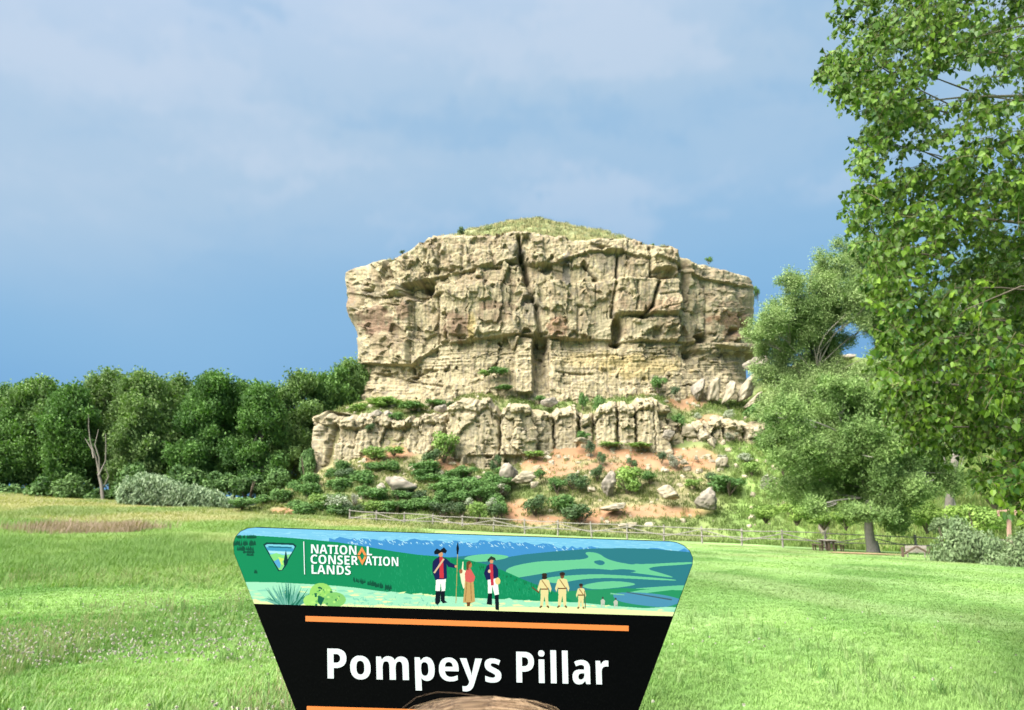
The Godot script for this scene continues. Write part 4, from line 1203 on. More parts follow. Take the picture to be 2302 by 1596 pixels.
func build_near_tree() -> void:
	var r := RandomNumberGenerator.new()
	r.seed = 4242
	var foot := Vector3(8.6, ground(8.6, 8.2), -8.2)
	var root := thing("near_cottonwood_tree", "near cottonwood whose leafy branches hang in from the right edge", "tree", foot)
	var bark := Color(0.17, 0.145, 0.115)
	var buf := Buf.new()
	buf.tube([Vector3(0, -0.3, 0), Vector3(0.05, 0.3, 0), Vector3(0.0, 2.2, 0.1), Vector3(-0.15, 4.4, 0.0), Vector3(-0.1, 7.0, -0.1), Vector3(0.1, 9.5, 0.0)], [0.55, 0.40, 0.34, 0.28, 0.2, 0.1], 12, bark)
	put("trunk", buf.mesh(), tinted(1.0), root)
	var tips := [[2290, 600, 8.6, 3.6], [2150, 430, 8.0, 5.2], [2050, 230, 7.8, 6.0], [2000, 60, 8.2, 6.6], [2060, 740, 7.6, 3.2], [2020, 850, 7.2, 2.6], [2130, 960, 7.4, 2.2], [2250, 1040, 7.2, 2.0], [2230, 120, 9.0, 6.2], [2280, 360, 9.4, 5.0], [2200, 820, 8.6, 2.8], [2000, 480, 7.4, 4.6], [2350, 900, 9.2, 3.0], [2420, 300, 9.0, 6.0]]
	buf = Buf.new()
	for t in tips:
		var a := Vector3(-0.05, t[3], 0)
		var b := spot(t[0], t[1], t[2]) - foot
		limb(buf, a, b, 0.05, 0.006, r, 6, bark)
	put("limbs", buf.mesh(), tinted(1.0), root)
	var edge := PackedVector2Array([Vector2(-260, 1900), Vector2(0, 1868), Vector2(50, 1872), Vector2(95, 1900), Vector2(120, 1850), Vector2(165, 1838), Vector2(200, 1880), Vector2(240, 1905), Vector2(262, 1990), Vector2(285, 1930), Vector2(330, 1932), Vector2(380, 1925), Vector2(412, 1890), Vector2(450, 1912), Vector2(500, 1918), Vector2(560, 1945), Vector2(640, 1950), Vector2(690, 1990), Vector2(730, 1985), Vector2(790, 1965), Vector2(820, 1950), Vector2(850, 1985), Vector2(900, 1985), Vector2(950, 2000), Vector2(985, 2040), Vector2(1010, 2060), Vector2(1035, 2130), Vector2(1060, 2190), Vector2(1090, 2235), Vector2(1130, 2290), Vector2(1170, 2400)])
	# x, y, half width, half height of the holes that let the sky through
	var holes := [[2115, 200, 70, 26], [2180, 150, 40, 22], [2260, 190, 40, 24], [2090, 345, 45, 16], [2210, 300, 40, 16], [2010, 130, 30, 16], [2240, 350, 30, 14], [2270, 505, 24, 24], [2200, 470, 20, 16], [2290, 590, 18, 24], [2130, 260, 50, 14], [2050, 290, 40, 14], [2000, 345, 30, 12], [1960, 500, 24, 12], [2080, 525, 26, 9], [2290, 60, 16, 20], [2160, 60, 12, 12], [2160, 1045, 40, 26], [2230, 1010, 46, 26], [2090, 1010, 20, 14]]
	var twigs := Buf.new()
	var spots: Array[Transform3D] = []
	var tones := PackedColorArray()
	var tries := 0
	var made := 0
	while made < 5400 and tries < 200000:
		tries += 1
		var y := r.randf_range(-240.0, 1180.0)
		var x0 := along(edge, y)
		var x := r.randf_range(x0, 2520.0)
		var d := r.randf_range(6.2, 9.6) if x < 2200 else r.randf_range(6.0, 10.5)
		var open := false
		for h in holes:
			if pow((x - h[0]) / h[2], 2.0) + pow((y - h[1]) / h[3], 2.0) < 1.0 + r.randf() * 0.5:
				open = true
		if open:
			continue
		var p := spot(x, y, d)
		var keep := fine.get_noise_3dv(p * 30.0) * 1.7 + 0.26 * ss(380.0, 680.0, y) - 0.10 + 0.1 * ss(2150.0, 2350.0, x)
		if keep < r.randf_range(-0.12, 0.18):
			continue
		made += 1
		var dir := Vector3(-0.6 + r.randfn() * 0.5, -0.15 + r.randfn() * 0.35, r.randfn() * 0.6).normalized()
		var long := r.randf_range(0.18, 0.42)
		var start := p - dir * long * 0.6
		var sag := Vector3(0, -long * 0.25, 0)
		var tw := []
		for k in 4:
			var t := k / 3.0
			tw.append(start + dir * long * t + sag * t * t - foot)
		twigs.tube(tw, [0.004, 0.0035, 0.0028, 0.002], 3, Color(0.09, 0.08, 0.035), false)
		if made % 40 == 0:
			var from := start + Vector3(r.randf_range(0.5, 1.2), r.randf_range(-0.5, 0.5), r.randf_range(-0.3, 0.3))
			var mid := from.lerp(start, 0.5) + Vector3(0, r.randf_range(0.02, 0.1), 0)
			twigs.tube([from - foot, mid - foot, start - foot], [0.012, 0.008, 0.004], 4, Color(0.085, 0.07, 0.05), false)
		var n := int(long * 28.0) + 3
		var shade := r.randf()
		for k in n:
			var t := (k + 0.6) / n
			var at := start + dir * long * t + sag * t * t
			var away := Vector3(r.randfn(), r.randfn() * 0.6, r.randfn()).normalized() * 0.03
			var size := r.randf_range(0.042, 0.070)
			var down := (Vector3(0, 1, 0) + Vector3(r.randfn(), r.randfn() * 0.5, r.randfn()) * 0.55).normalized()
			var nn := Vector3(r.randfn(), r.randfn() * 0.7 + 0.35, r.randfn())
			nn = (nn - down * nn.dot(down)).normalized()
			var basis_ := Basis(down.cross(nn).normalized(), down, nn).scaled(Vector3(size, size, size))
			spots.append(Transform3D(basis_, at + away - foot))
			tones.append(Color(0.018, 0.058, 0.008).lerp(Color(0.11, 0.19, 0.016), clampf(shade * 0.5 + pow(r.randf(), 1.6) * 0.6, 0, 1)))
	put("twigs", twigs.mesh(), tinted(0.9), root).set_meta("kind", "stuff")
	var leaf := cottonwood_leaf()
	var leafm := tinted(0.5, Color(0.42, 0.52, 0.08))
	leafm.metallic_specular = 0.35
	# the 300 leaves that show largest are parts of their own
	var order := []
	for i in spots.size():
		var p := spots[i].origin + foot
		var s := shot(p)
		var seen := s.x > 0 and s.x < 2302 and s.y > 0 and s.y < 1596
		order.append([spots[i].basis.x.length() / p.length() * (1.0 if seen else 0.01), i])
	order.sort_custom(func(a, b): return a[0] > b[0])
	var own := {}
	var mats := []
	for k in 5:
		var m := plain(Color(0.018, 0.058, 0.008).lerp(Color(0.11, 0.19, 0.016), k / 4.0), 0.5)
		m.metallic_specular = 0.35
		m.cull_mode = BaseMaterial3D.CULL_DISABLED
		m.backlight_enabled = true
		m.backlight = Color(0.42, 0.52, 0.08)
		mats.append(m)
	for k in 300:
		var i: int = order[k][1]
		own[i] = true
		var o := put("leaf" if k == 0 else "leaf_%03d" % k, leaf, mats[int(clampf((tones[i].r - 0.018) / 0.092, 0, 0.99) * 5.0)], root)
		o.transform = spots[i]
	var rest: Array[Transform3D] = []
	var rest_t := PackedColorArray()
	for i in spots.size():
		if not own.has(i):
			rest.append(spots[i])
			rest_t.append(tones[i])
	scatter("foliage", leaf, leafm, rest, rest_t, root).set_meta("kind", "stuff")

# ---------------------------------------------------------------- grass

func stuff(o: Node, label := "", category := "") -> void:
	o.set_meta("kind", "stuff")
	if label != "":
		o.set_meta("label", label)
		o.set_meta("category", category)

func build_grass() -> void:
	var r := RandomNumberGenerator.new()
	r.seed = 99
	var m := tinted(0.9, Color(0.7, 0.8, 0.3))
	# short grass, thinning out with distance while its tufts grow wider
	var places: Array[Transform3D] = []
	var tints := PackedColorArray()
	var far: Array[Transform3D] = []
	var far_t := PackedColorArray()
	for q in 180000:
		var d := 1.6 * pow(62.0 / 1.6, pow(r.randf(), 0.8))
		var x := r.randf_range(-1.0, 1.0) * (0.74 * d + 2.0)
		if d > 76.0 - (x + 13.3) * 0.415:
			continue
		var md := meadow(x, d)
		if r.randf() < md * md * 0.7:
			continue
		var c := turf(x, d) * r.randf_range(0.8, 1.3)
		if d < 14.0 and x < 0.0 and r.randf() < 0.14:
			c = c.lerp(Color(0.30, 0.33, 0.16), 0.8)
		var grow := clampf(d / 10.0, 1.0, 2.6)
		var rough := ss(0.0, 0.4, broad.get_noise_2d(x * 6.0, d * 6.0 + 300.0))
		var h := lerpf(0.75, 1.5, rough * r.randf()) * (1.0 + 0.9 * ss(10.0, 4.0, d) * r.randf()) * lerpf(1.0, 0.75, ss(0.0, 0.3, x / d)) * (1.0 - 0.1 * (grow - 1.0))
		var t := Transform3D(Basis(Vector3.UP, r.randf() * TAU).scaled(Vector3(grow, h, grow)), Vector3(x, ground(x, d) - 0.01, -d))
		if d < 14.0:
			places.append(t)
			tints.append(c)
		else:
			far.append(t)
			far_t.append(c)
	stuff(scatter("lawn_grass", grass_tuft(13, 0.07, 0.115, 0.007, 1), m, places, tints))
	stuff(scatter("far_lawn_grass", grass_tuft(12, 0.10, 0.085, 0.010, 2, 0.5), m, far, far_t))
	# tall grass and seed heads of the meadow
	places = []
	tints = PackedColorArray()
	for q in 110000:
		var d := 16.0 * pow(96.0 / 16.0, r.randf())
		var x := r.randf_range(-0.80, -0.02) * d
		var md := meadow(x, d)
		if r.randf() > md:
			continue
		if x > -26.0 and d > 80.0:
			continue
		var a := broad.get_noise_2d(x * 4.0 + 12.0, d * 2.2)
		var b := broad.get_noise_2d(x * 5.0, d * 3.0 + 150.0)
		var c := Color(0.16, 0.275, 0.075).lerp(Color(0.225, 0.315, 0.10), r.randf())
		c = c.lerp(Color(0.40, 0.345, 0.20), ss(44.0, 68.0, d + a * 30.0) * 0.8)
		c = c.lerp(Color(0.115, 0.215, 0.055), 0.6 * ss(0.1, 0.4, b))
		var mauve := exp(-pow((x + 23.6) / 2.3, 4.0) - pow((d - 44.0) / 3.0, 2.0))
		var purple := r.randf() < mauve * (1.5 + a)
		if purple:
			c = Color(0.235, 0.165, 0.135).lerp(Color(0.33, 0.25, 0.19), r.randf())
		var s := lerpf(0.45, 0.95, ss(18.0, 40.0, d)) * r.randf_range(0.6, 1.3) * (1.0 + 1.1 * b) * (2.1 if purple else 1.0)
		var w := clampf(d / 30.0, 0.8, 2.6)
		places.append(Transform3D(Basis(Vector3.UP, r.randf() * TAU).scaled(Vector3(w, s, w)), Vector3(x, ground(x, d) - 0.02, -d)))
		tints.append(c * r.randf_range(0.85, 1.15))
	stuff(scatter("meadow_grass", grass_tuft(12, 0.22, 0.62, 0.013, 3, 0.3), m, places, tints))
	# weeds and grass on the hillside
	places = []
	tints = PackedColorArray()
	for q in 26000:
		var x := r.randf_range(-33.0, 75.0)
		var d := r.randf_range(70.0, 103.5)
		var y := hill(x, d)
		var g := ground(x, d)
		if y < g - 0.3:
			continue
		y = maxf(y, g)
		if d > 94.0 and d < 97.6 and x < 24.0:
			continue
		var p := Vector3(x, y - 0.05, -d)
		var c := soil(p, shot(p))
		var red := c.r / maxf(c.g, 0.01)
		if red > 1.25 and r.randf() < 0.8:
			continue
		var lush := ss(22.0, 34.0, x)
		c = c.lerp(Color(0.15, 0.22, 0.06), 0.5).lerp(Color(0.17, 0.28, 0.06).lerp(Color(0.29, 0.34, 0.12), r.randf()), lush) * r.randf_range(0.7, 1.25)
		var s := r.randf_range(0.5, 1.1) * (1.0 + 0.9 * lush)
		places.append(Transform3D(Basis(Vector3.UP, r.randf() * TAU).scaled(Vector3(1.5, s, 1.5)), p))
		tints.append(c)
	stuff(scatter("hillside_grass", grass_tuft(9, 0.26, 0.6, 0.05, 6, 0.35), m, places, tints))
	# coarse weeds and long blades in the near left of the lawn
	places = []
	tints = PackedColorArray()
	for q in 9000:
		var d := 4.0 * pow(15.0 / 4.0, r.randf())
		var x := r.randf_range(-0.80, 0.75) * d
		var w := fine.get_noise_2d(x * 14.0 + 71.0, d * 14.0)
		if r.randf() > (0.9 if x < -0.1 * d else 0.35) * ss(-0.1, 0.3, w):
			continue
		var s := r.randf_range(0.6, 1.15)
		places.append(Transform3D(Basis(Vector3.UP, r.randf() * TAU).scaled(Vector3(s, s, s)), Vector3(x, ground(x, d) - 0.01, -d)))
		tints.append(Color(0.09, 0.20, 0.045).lerp(Color(0.24, 0.33, 0.13), r.randf()))
	stuff(scatter("lawn_weeds", grass_tuft(9, 0.06, 0.24, 0.011, 14, 0.6), m, places, tints))
	# clover in flower
	places = []
	tints = PackedColorArray()
	for q in 30000:
		var d := 4.2 * pow(20.0 / 4.2, pow(r.randf(), 1.5))
		var x := r.randf_range(-0.80, 0.80) * d
		var patch := fine.get_noise_2d(x * 9.0 + 31.0, d * 9.0)
		var here := (1.0 if x < -0.12 * d else 0.10) * ss(17.0, 6.0, d)
		if r.randf() > here * ss(-0.25, 0.3, patch):
			continue
		var s := r.randf_range(0.9, 1.5)
		places.append(Transform3D(Basis.from_euler(Vector3(r.randfn() * 0.2, r.randf() * TAU, r.randfn() * 0.2)).scaled(Vector3(s, s, s)), Vector3(x, ground(x, d), -d)))
		tints.append(Color(0.42, 0.43, 0.33).lerp(Color(0.46, 0.46, 0.39), r.randf()))
	var fl := Buf.new()
	var rr := RandomNumberGenerator.new()
	rr.seed = 3
	for q in 26:
		var dir := Vector3(rr.randfn(), rr.randfn() * 0.8 + 0.3, rr.randfn()).normalized()
		var at := Vector3(0, 0.17, 0)
		var side := dir.cross(Vector3(0.3, 0.8, 0.5)).normalized() * 0.005
		fl.tri(at + side, at - side, at + dir * 0.014, (dir + Vector3.UP).normalized())
		var oth := dir.cross(side).normalized() * 0.005
		fl.tri(at + oth, at - oth, at + dir * 0.014, (dir + Vector3.UP).normalized())
	stuff(scatter("clover_flowers", fl.mesh(false), tinted(0.9, Color(0.3, 0.3, 0.25)), places, tints))
	# pale seed heads over the lawn
	places = []
	tints = PackedColorArray()
	for q in 9000:
		var d := 4.5 * pow(24.0 / 4.5, r.randf())
		var x := r.randf_range(-0.80, 0.80) * d
		if fine.get_noise_2d(x * 6.0 + 131.0, d * 6.0) < (0.02 if x < -0.1 * d else 0.9):
			continue
		var s := r.randf_range(0.7, 1.3)
		places.append(Transform3D(Basis.from_euler(Vector3(r.randfn() * 0.16, r.randf() * TAU, r.randfn() * 0.16)).scaled(Vector3(s, s, s)), Vector3(x, ground(x, d), -d)))
		tints.append(Color(0.22, 0.25, 0.09).lerp(Color(0.36, 0.33, 0.18), r.randf()))
	var sd := Buf.new()
	for q in 3:
		var an := q * 2.1
		var top := Vector3(cos(an) * 0.05, 0.23 + q * 0.02, sin(an) * 0.05)
		sd.tube([Vector3(0, 0, 0), top * 0.6, top], [0.0012, 0.001, 0.0008], 3, Color.WHITE, false)
		sd.tube([top * 0.82, top * 0.92, top * 1.02], [0.001, 0.004, 0.001], 4, Color.WHITE, false)
	stuff(scatter("grass_seed_heads", sd.mesh(false), m, places, tints))

# ---------------------------------------------------------------- fence and furniture

func build_fence() -> void:
	var root := thing("rail_fence", "weathered grey post and rail fence along the foot of the slope", "fence", Vector3(-13.3, ground(-13.3, 76.0), -76.0))
	var grey := wood(Color(0.25, 0.235, 0.21), Color(0.15, 0.135, 0.12))
	var r := RandomNumberGenerator.new()
	r.seed = 12
	var feet := []
	for k in range(-1, 20):
		var x := -13.3 + k * 2.893
		var d := 76.0 - k * 1.2
		feet.append(Vector3(x, ground(x, d), -d))
	for k in feet.size():
		var f: Vector3 = feet[k] - root.position
		var b := Buf.new()
		var lean := Vector3(r.randfn() * 0.05, 0, r.randfn() * 0.05)
		var thick := 0.075 if k < 14 else 0.095
		b.tube([f - Vector3(0, 0.3, 0), f + Vector3(0, 0.6, 0) + lean * 0.5, f + Vector3(0, 1.38, 0) + lean], [thick * 1.1, thick, thick * 0.9], 7)
		put("post", b.mesh(false), grey, root)
		if k == feet.size() - 1:
			break
		var g: Vector3 = feet[k + 1] - root.position
		for level in [[1.22, 1.22], [0.62, 0.62], [0.45, 1.10] if k % 2 == 0 else [1.10, 0.45]]:
			b = Buf.new()
			var a0 := f + Vector3(-0.1, level[0] + r.randf_range(-0.05, 0.05), 0.08)
			var a1 := g + Vector3(0.1, level[1] + r.randf_range(-0.05, 0.05), 0.08)
			b.tube([a0, a0.lerp(a1, 0.5) + Vector3(0, r.randf_range(-0.05, 0.02), 0), a1], [0.04, 0.036, 0.032], 6)
			put("rail", b.mesh(false), grey, root)

func plank(parent: Node, called: String, m: Material, a: Vector3, b: Vector3, wide: float, thick: float) -> void:
	var buf := Buf.new()
	var dir := (b - a).normalized()
	var side := dir.cross(Vector3.UP if absf(dir.y) < 0.9 else Vector3.BACK).normalized()
	buf.box(Basis(dir, side.cross(dir), side), (a + b) * 0.5, Vector3(a.distance_to(b), thick, wide), 0.006)
	put(called, buf.mesh(false), m, parent)

func build_furniture() -> void:
	var brown := wood(Color(0.11, 0.075, 0.05), Color(0.055, 0.038, 0.027))
	var grey := wood(Color(0.34, 0.30, 0.27), Color(0.22, 0.19, 0.17))
	# the picnic table, seen from its end
	var foot := spot(1862, 1237, 55.0)
	foot.y = ground(foot.x, 55.0)
	var t := thing("picnic_table", "dark picnic table with two benches on the lawn left of the thick trunk", "picnic table", foot)
	for q in 5:
		plank(t, "tabletop_board", grey, Vector3(-0.32 + q * 0.16, 0.76, -0.95), Vector3(-0.32 + q * 0.16, 0.76, 0.95), 0.145, 0.04)
	for s in [-1.0, 1.0]:
		for q in 2:
			plank(t, "bench_board", brown, Vector3(s * (0.66 + q * 0.15), 0.45, -0.95), Vector3(s * (0.66 + q * 0.15), 0.45, 0.95), 0.135, 0.04)
		for z in [-0.6, 0.6]:
			plank(t, "bench_leg", brown, Vector3(s * 0.66, 0.0, z), Vector3(s * 0.66, 0.43, z), 0.09, 0.06)
			plank(t, "bench_leg", brown, Vector3(s * 0.82, 0.0, z), Vector3(s * 0.82, 0.43, z), 0.09, 0.06)
			plank(t, "table_leg", brown, Vector3(s * 0.17, 0.0, z), Vector3(s * 0.15, 0.74, z), 0.12, 0.10)
	for z in [-0.6, 0.6]:
		plank(t, "crossbeam", brown, Vector3(-0.36, 0.70, z), Vector3(0.36, 0.70, z), 0.05, 0.09)
		plank(t, "crossbeam", brown, Vector3(-0.3, 0.2, z), Vector3(0.3, 0.2, z), 0.05, 0.09)
	# the low wooden barrier
	foot = spot(2062, 1259, 45.0)
	foot.y = spot(2062, 1259, 45.0).y
	var b := thing("wooden_barrier", "low brown wooden barrier of two posts and braces in an inverted V", "barrier", foot)
	for s in [-1.0, 1.0]:
		plank(b, "post", brown, Vector3(s * 0.80, -0.15, 0), Vector3(s * 0.80, 0.74, 0), 0.12, 0.12)
		plank(b, "brace", brown, Vector3(s * 0.76, 0.34, 0.06), Vector3(s * 0.02, 0.76, 0.06), 0.10, 0.10)
	plank(b, "panel_board", grey, Vector3(-0.5, 0.50, -0.25), Vector3(0.74, 0.50, -0.25), 0.05, 0.20)
	plank(b, "panel_board", grey, Vector3(-0.5, 0.71, -0.25), Vector3(0.74, 0.71, -0.25), 0.05, 0.17)
	plank(b, "panel_leg", grey, Vector3(-0.4, -0.1, -0.25), Vector3(-0.4, 0.6, -0.25), 0.05, 0.07)
	plank(b, "panel_leg", grey, Vector3(0.6, -0.1, -0.25), Vector3(0.6, 0.6, -0.25), 0.05, 0.07)
	plank(b, "bottom_rail", brown, Vector3(-0.8, 0.02, 0.0), Vector3(0.8, 0.02, 0.0), 0.08, 0.07)
	# the post with a pinkish board at the right
	foot = spot(2264, 1230, 38.5)
	var p := thing("post_sign", "wooden post carrying a pinkish horizontal board among the bushes at right", "sign", foot)
	var pink := wood(Color(0.36, 0.235, 0.18), Color(0.26, 0.16, 0.12))
	plank(p, "post", pink, Vector3(0, -0.9, 0), spot(2268, 1160, 38.5) - foot, 0.14, 0.14)
	plank(p, "board", pink, spot(2243, 1154, 38.5) - foot + Vector3(0, 0, 0.1), spot(2292, 1150, 38.5) - foot + Vector3(0, 0, 0.1), 0.30, 0.28)
	# bare trodden soil near the barrier
	var path := Buf.new()
	for k in 26:
		for e in 1:
			var a0 := TAU * k / 26.0
			var a1 := TAU * (k + 1) / 26.0
			var c0 := Vector3(22.3, 0, -49.5)
			var p0 := c0 + Vector3(cos(a0) * (2.2 + 0.5 * sin(a0 * 3.0)), 0, sin(a0) * 1.5)
			var p1 := c0 + Vector3(cos(a1) * (2.2 + 0.5 * sin(a1 * 3.0)), 0, sin(a1) * 1.5)
			c0.y = ground(c0.x, -c0.z) + 0.06
			p0.y = ground(p0.x, -p0.z) + 0.055
			p1.y = ground(p1.x, -p1.z) + 0.055
			path.tri(c0, p1, p0, Vector3.UP)
	put("bare_soil_path", path.mesh(false), wood(Color(0.36, 0.22, 0.13), Color(0.27, 0.19, 0.10), 1.0)).set_meta("kind", "structure")

# ---------------------------------------------------------------- the sign

const SIGN_D := 2.2
var paint: Image
const PAINT_W := 1680
const PAINT_H := 336
var paint_lo := Vector2.ZERO
var paint_hi := Vector2.ZERO

func on_print(x: float, y: float) -> Vector2:
	var p := spot(x, y, SIGN_D)
	return Vector2((p.x - paint_lo.x) / (paint_hi.x - paint_lo.x) * PAINT_W, (paint_hi.y - p.y) / (paint_hi.y - paint_lo.y) * PAINT_H)

func fill(pts: Array, c: Color) -> void:
	var q := PackedVector2Array()
	var top := 1e9
	var low := -1e9
	for p in pts:
		var v := on_print(p[0], p[1])
		q.append(v)
		top = minf(top, v.y)
		low = maxf(low, v.y)
	for y in range(maxi(int(top), 0), mini(int(low) + 1, PAINT_H)):
		var cuts := []
		var yy := y + 0.5
		for k in q.size():
			var a := q[k]
			var b := q[(k + 1) % q.size()]
			if (a.y <= yy) != (b.y <= yy):
				cuts.append(a.x + (yy - a.y) / (b.y - a.y) * (b.x - a.x))
		cuts.sort()
		for k in range(0, cuts.size() - 1, 2):
			var x0 := maxi(int(round(cuts[k])), 0)
			var x1 := mini(int(round(cuts[k + 1])), PAINT_W)
			if x1 > x0:
				paint.fill_rect(Rect2i(x0, y, x1 - x0, 1), c)

func rounded(pts: Array) -> Array:
	var p := pts
	for rep in 2:
		var out := []
		for k in p.size():
			var a: Array = p[k]
			var b: Array = p[(k + 1) % p.size()]
			out.append([a[0] * 0.75 + b[0] * 0.25, a[1] * 0.75 + b[1] * 0.25])
			out.append([a[0] * 0.25 + b[0] * 0.75, a[1] * 0.25 + b[1] * 0.75])
		p = out
	return p

func oval(x: float, y: float, rx: float, ry: float, c: Color) -> void:
	var p := []
	for k in 18:
		p.append([x + cos(TAU * k / 18.0) * rx, y + sin(TAU * k / 18.0) * ry])
	fill(p, c)

func stroke(x0: float, y0: float, x1: float, y1: float, w0: float, w1: float, c: Color) -> void:
	var d := Vector2(x1 - x0, y1 - y0).normalized()
	var s := Vector2(-d.y, d.x)
	fill([[x0 + s.x * w0, y0 + s.y * w0], [x1 + s.x * w1, y1 + s.y * w1], [x1 - s.x * w1, y1 - s.y * w1], [x0 - s.x * w0, y0 - s.y * w0]], c)

func paint_print() -> void:
	var r := RandomNumberGenerator.new()
	r.seed = 8
	paint = Image.create(PAINT_W, PAINT_H, false, Image.FORMAT_RGB8)
	var sky := Color8(120, 188, 232)
	paint.fill(sky)
	# the sky turns paler downwards in bands of flat ink, snowy mountains below
	for k in 700:
		var x := r.randf_range(520, 1560)
		var y := 1190 + (x - 560) * 0.0295 + r.randf_range(2, 30)
		stroke(x, y, x + r.randf_range(6, 26), y + 0.4, 0.5, 0.5, sky.lerp(Color8(150, 208, 242), r.randf()))
	var ridge := [[740, 1226]]
	var x := 740.0
	while x < 1560.0:
		ridge.append([x, 1206 + (x - 560) * 0.0295 * 0.8 + r.randf_range(-5, 4) + (8 if x > 1250 else 0)])
		x += r.randf_range(5, 14)
	ridge.append_array([[1562, 1300], [740, 1300]])
	fill(ridge, Color8(66, 138, 206))
	for k in 210:
		var px := r.randf_range(780, 1550)
		var py := 1207 + (px - 560) * 0.0236 + r.randf_range(-2, 9) + (8 if px > 1250 else 0)
		stroke(px, py, px + r.randf_range(2, 6), py + r.randf_range(2, 5), 1.0, 0.3, Color8(190, 222, 244) if r.randf() < 0.6 else Color8(104, 168, 222))
	# the far teal hills
	var teal := Color8(44, 116, 134)
	var fresh := Color8(104, 190, 150)
	fill([[960, 1256], [1020, 1252], [1080, 1246], [1130, 1254], [1180, 1246], [1250, 1239], [1330, 1233], [1400, 1232], [1470, 1234], [1560, 1242], [1560, 1380], [960, 1380]], teal)
	for b in [[[1040, 1252], [1090, 1244], [1140, 1248], [1145, 1254], [1100, 1262], [1050, 1264]], [[1130, 1278], [1200, 1262], [1260, 1260], [1330, 1256], [1310, 1240], [1345, 1242], [1365, 1258], [1420, 1270], [1560, 1262], [1560, 1268], [1440, 1275], [1500, 1292], [1520, 1300], [1430, 1288], [1330, 1276], [1260, 1282], [1180, 1296], [1150, 1300]], [[1210, 1300], [1290, 1292], [1360, 1290], [1520, 1302], [1520, 1306], [1370, 1298], [1300, 1302], [1250, 1314]], [[1300, 1316], [1370, 1304], [1440, 1312], [1400, 1320], [1330, 1326]], [[1360, 1330], [1430, 1322], [1550, 1314], [1550, 1318], [1440, 1328], [1370, 1336]], [[1470, 1336], [1500, 1326], [1556, 1320], [1552, 1326], [1500, 1334], [1480, 1340]]]:
		fill(rounded(b), fresh)
	for b in [[[1330, 1262], [1352, 1258], [1362, 1266], [1350, 1272]], [[1395, 1256], [1420, 1262], [1430, 1270], [1400, 1266]], [[1350, 1284], [1400, 1278], [1440, 1284], [1390, 1290]]]:
		fill(rounded(b), teal)
	fill([[1250, 1330], [1400, 1322], [1560, 1328], [1560, 1380], [1240, 1380]], Color8(38, 138, 98))
	fill([[1400, 1334], [1440, 1326], [1560, 1316], [1560, 1320], [1460, 1332], [1410, 1340]], fresh)
	# the green hill at the left
	var green := Color8(16, 132, 90)
	fill([[500, 1203], [575, 1204], [640, 1208], [700, 1213], [760, 1219], [830, 1230], [890, 1240], [940, 1247], [1000, 1252], [1050, 1258], [1090, 1268], [1130, 1282], [1180, 1304], [1225, 1322], [1260, 1336], [1290, 1352], [1290, 1390], [500, 1390]], green)
	for k in 420:
		var px := r.randf_range(850, 1230)
		var py := r.randf_range(1245 + maxf(0, px - 1000) * 0.35, 1336)
		stroke(px, py, px + 1, py + r.randf_range(3, 8), 0.5, 0.5, Color8(30, 146, 104) if r.randf() < 0.5 else Color8(44, 150, 110))
	var firs := Color8(10, 76, 58)
	for b in [[530, 1206, 46, 5], [524, 1220, 52, 7], [530, 1232, 40, 6], [548, 1240, 24, 4], [556, 1246, 14, 4], [572, 1284, 6, 5]]:
		for k in int(b[2] * 0.9):
			var px: float = b[0] + r.randf() * b[2]
			var h: float = r.randf_range(0.5, 1.0) * b[3]
			fill([[px - 2.2, b[1] + h], [px, b[1] - h], [px + 2.2, b[1] + h]], firs)
	for k in 90:
		var px := r.randf_range(795, 880)
		var py := 1302 + (px - 795) * 0.23 + r.randfn() * 1.8
		fill([[px - 1.6, py + 4], [px, py - 5], [px + 1.6, py + 4]], firs)
	for k in 60:
		var px := r.randf_range(1060, 1240)
		var py := 1262 + (px - 1060) * 0.36 + absf(r.randfn()) * 7.0
		fill([[px - 1.2, py + 3], [px, py - 3], [px + 1.2, py + 3]], Color8(18, 104, 66))
	# the lake
	fill(rounded([[1375, 1335], [1400, 1331], [1450, 1332], [1500, 1338], [1540, 1350], [1515, 1360], [1490, 1366], [1420, 1358], [1385, 1350]]), Color8(74, 138, 178))
	stroke(1408, 1331, 1510, 1348, 1.0, 1.5, Color8(62, 90, 104))
	stroke(1372, 1334, 1403, 1337, 1.6, 1.0, Color8(120, 190, 160))
	# the pale foreground
	var pale := Color8(158, 218, 192)
	var cream := Color8(228, 238, 178)
	fill([[520, 1310], [560, 1308], [620, 1309], [700, 1313], [760, 1317], [800, 1321], [850, 1328], [900, 1334], [960, 1338], [1010, 1340], [1070, 1344], [1160, 1348], [1230, 1352], [1300, 1354], [1380, 1362], [1450, 1367], [1500, 1364], [1560, 1366], [1560, 1400], [520, 1400]], pale)
	for k in 260:
		var px := r.randf_range(540, 1550)
		var lo := 1314 + maxf(0.0, px - 650) * 0.066
		var py := r.randf_range(lo, 1362 + (px - 560) * 0.028)
		if py < lo:
			continue
		var c: Color = [Color8(158, 218, 192), cream, Color8(134, 202, 184), Color8(190, 228, 186)][r.randi() % 4]
		fill([[px, py], [px + r.randf_range(6, 22), py - r.randf_range(0, 3)], [px + r.randf_range(14, 32), py + r.randf_range(1, 4)], [px + 5, py + r.randf_range(2, 4)]], c)
	fill([[520, 1350], [600, 1352], [700, 1356], [900, 1362], [1100, 1364], [1300, 1364], [1560, 1378], [1560, 1400], [520, 1400]], cream)
	for k in 46:
		var px := r.randf_range(760, 1000)
		var py := r.randf_range(1340, 1362)
		stroke(px, py, px + r.randf_range(-4, 6), py + r.randf_range(2, 8), 0.5, 0.3, Color8(92, 168, 158))
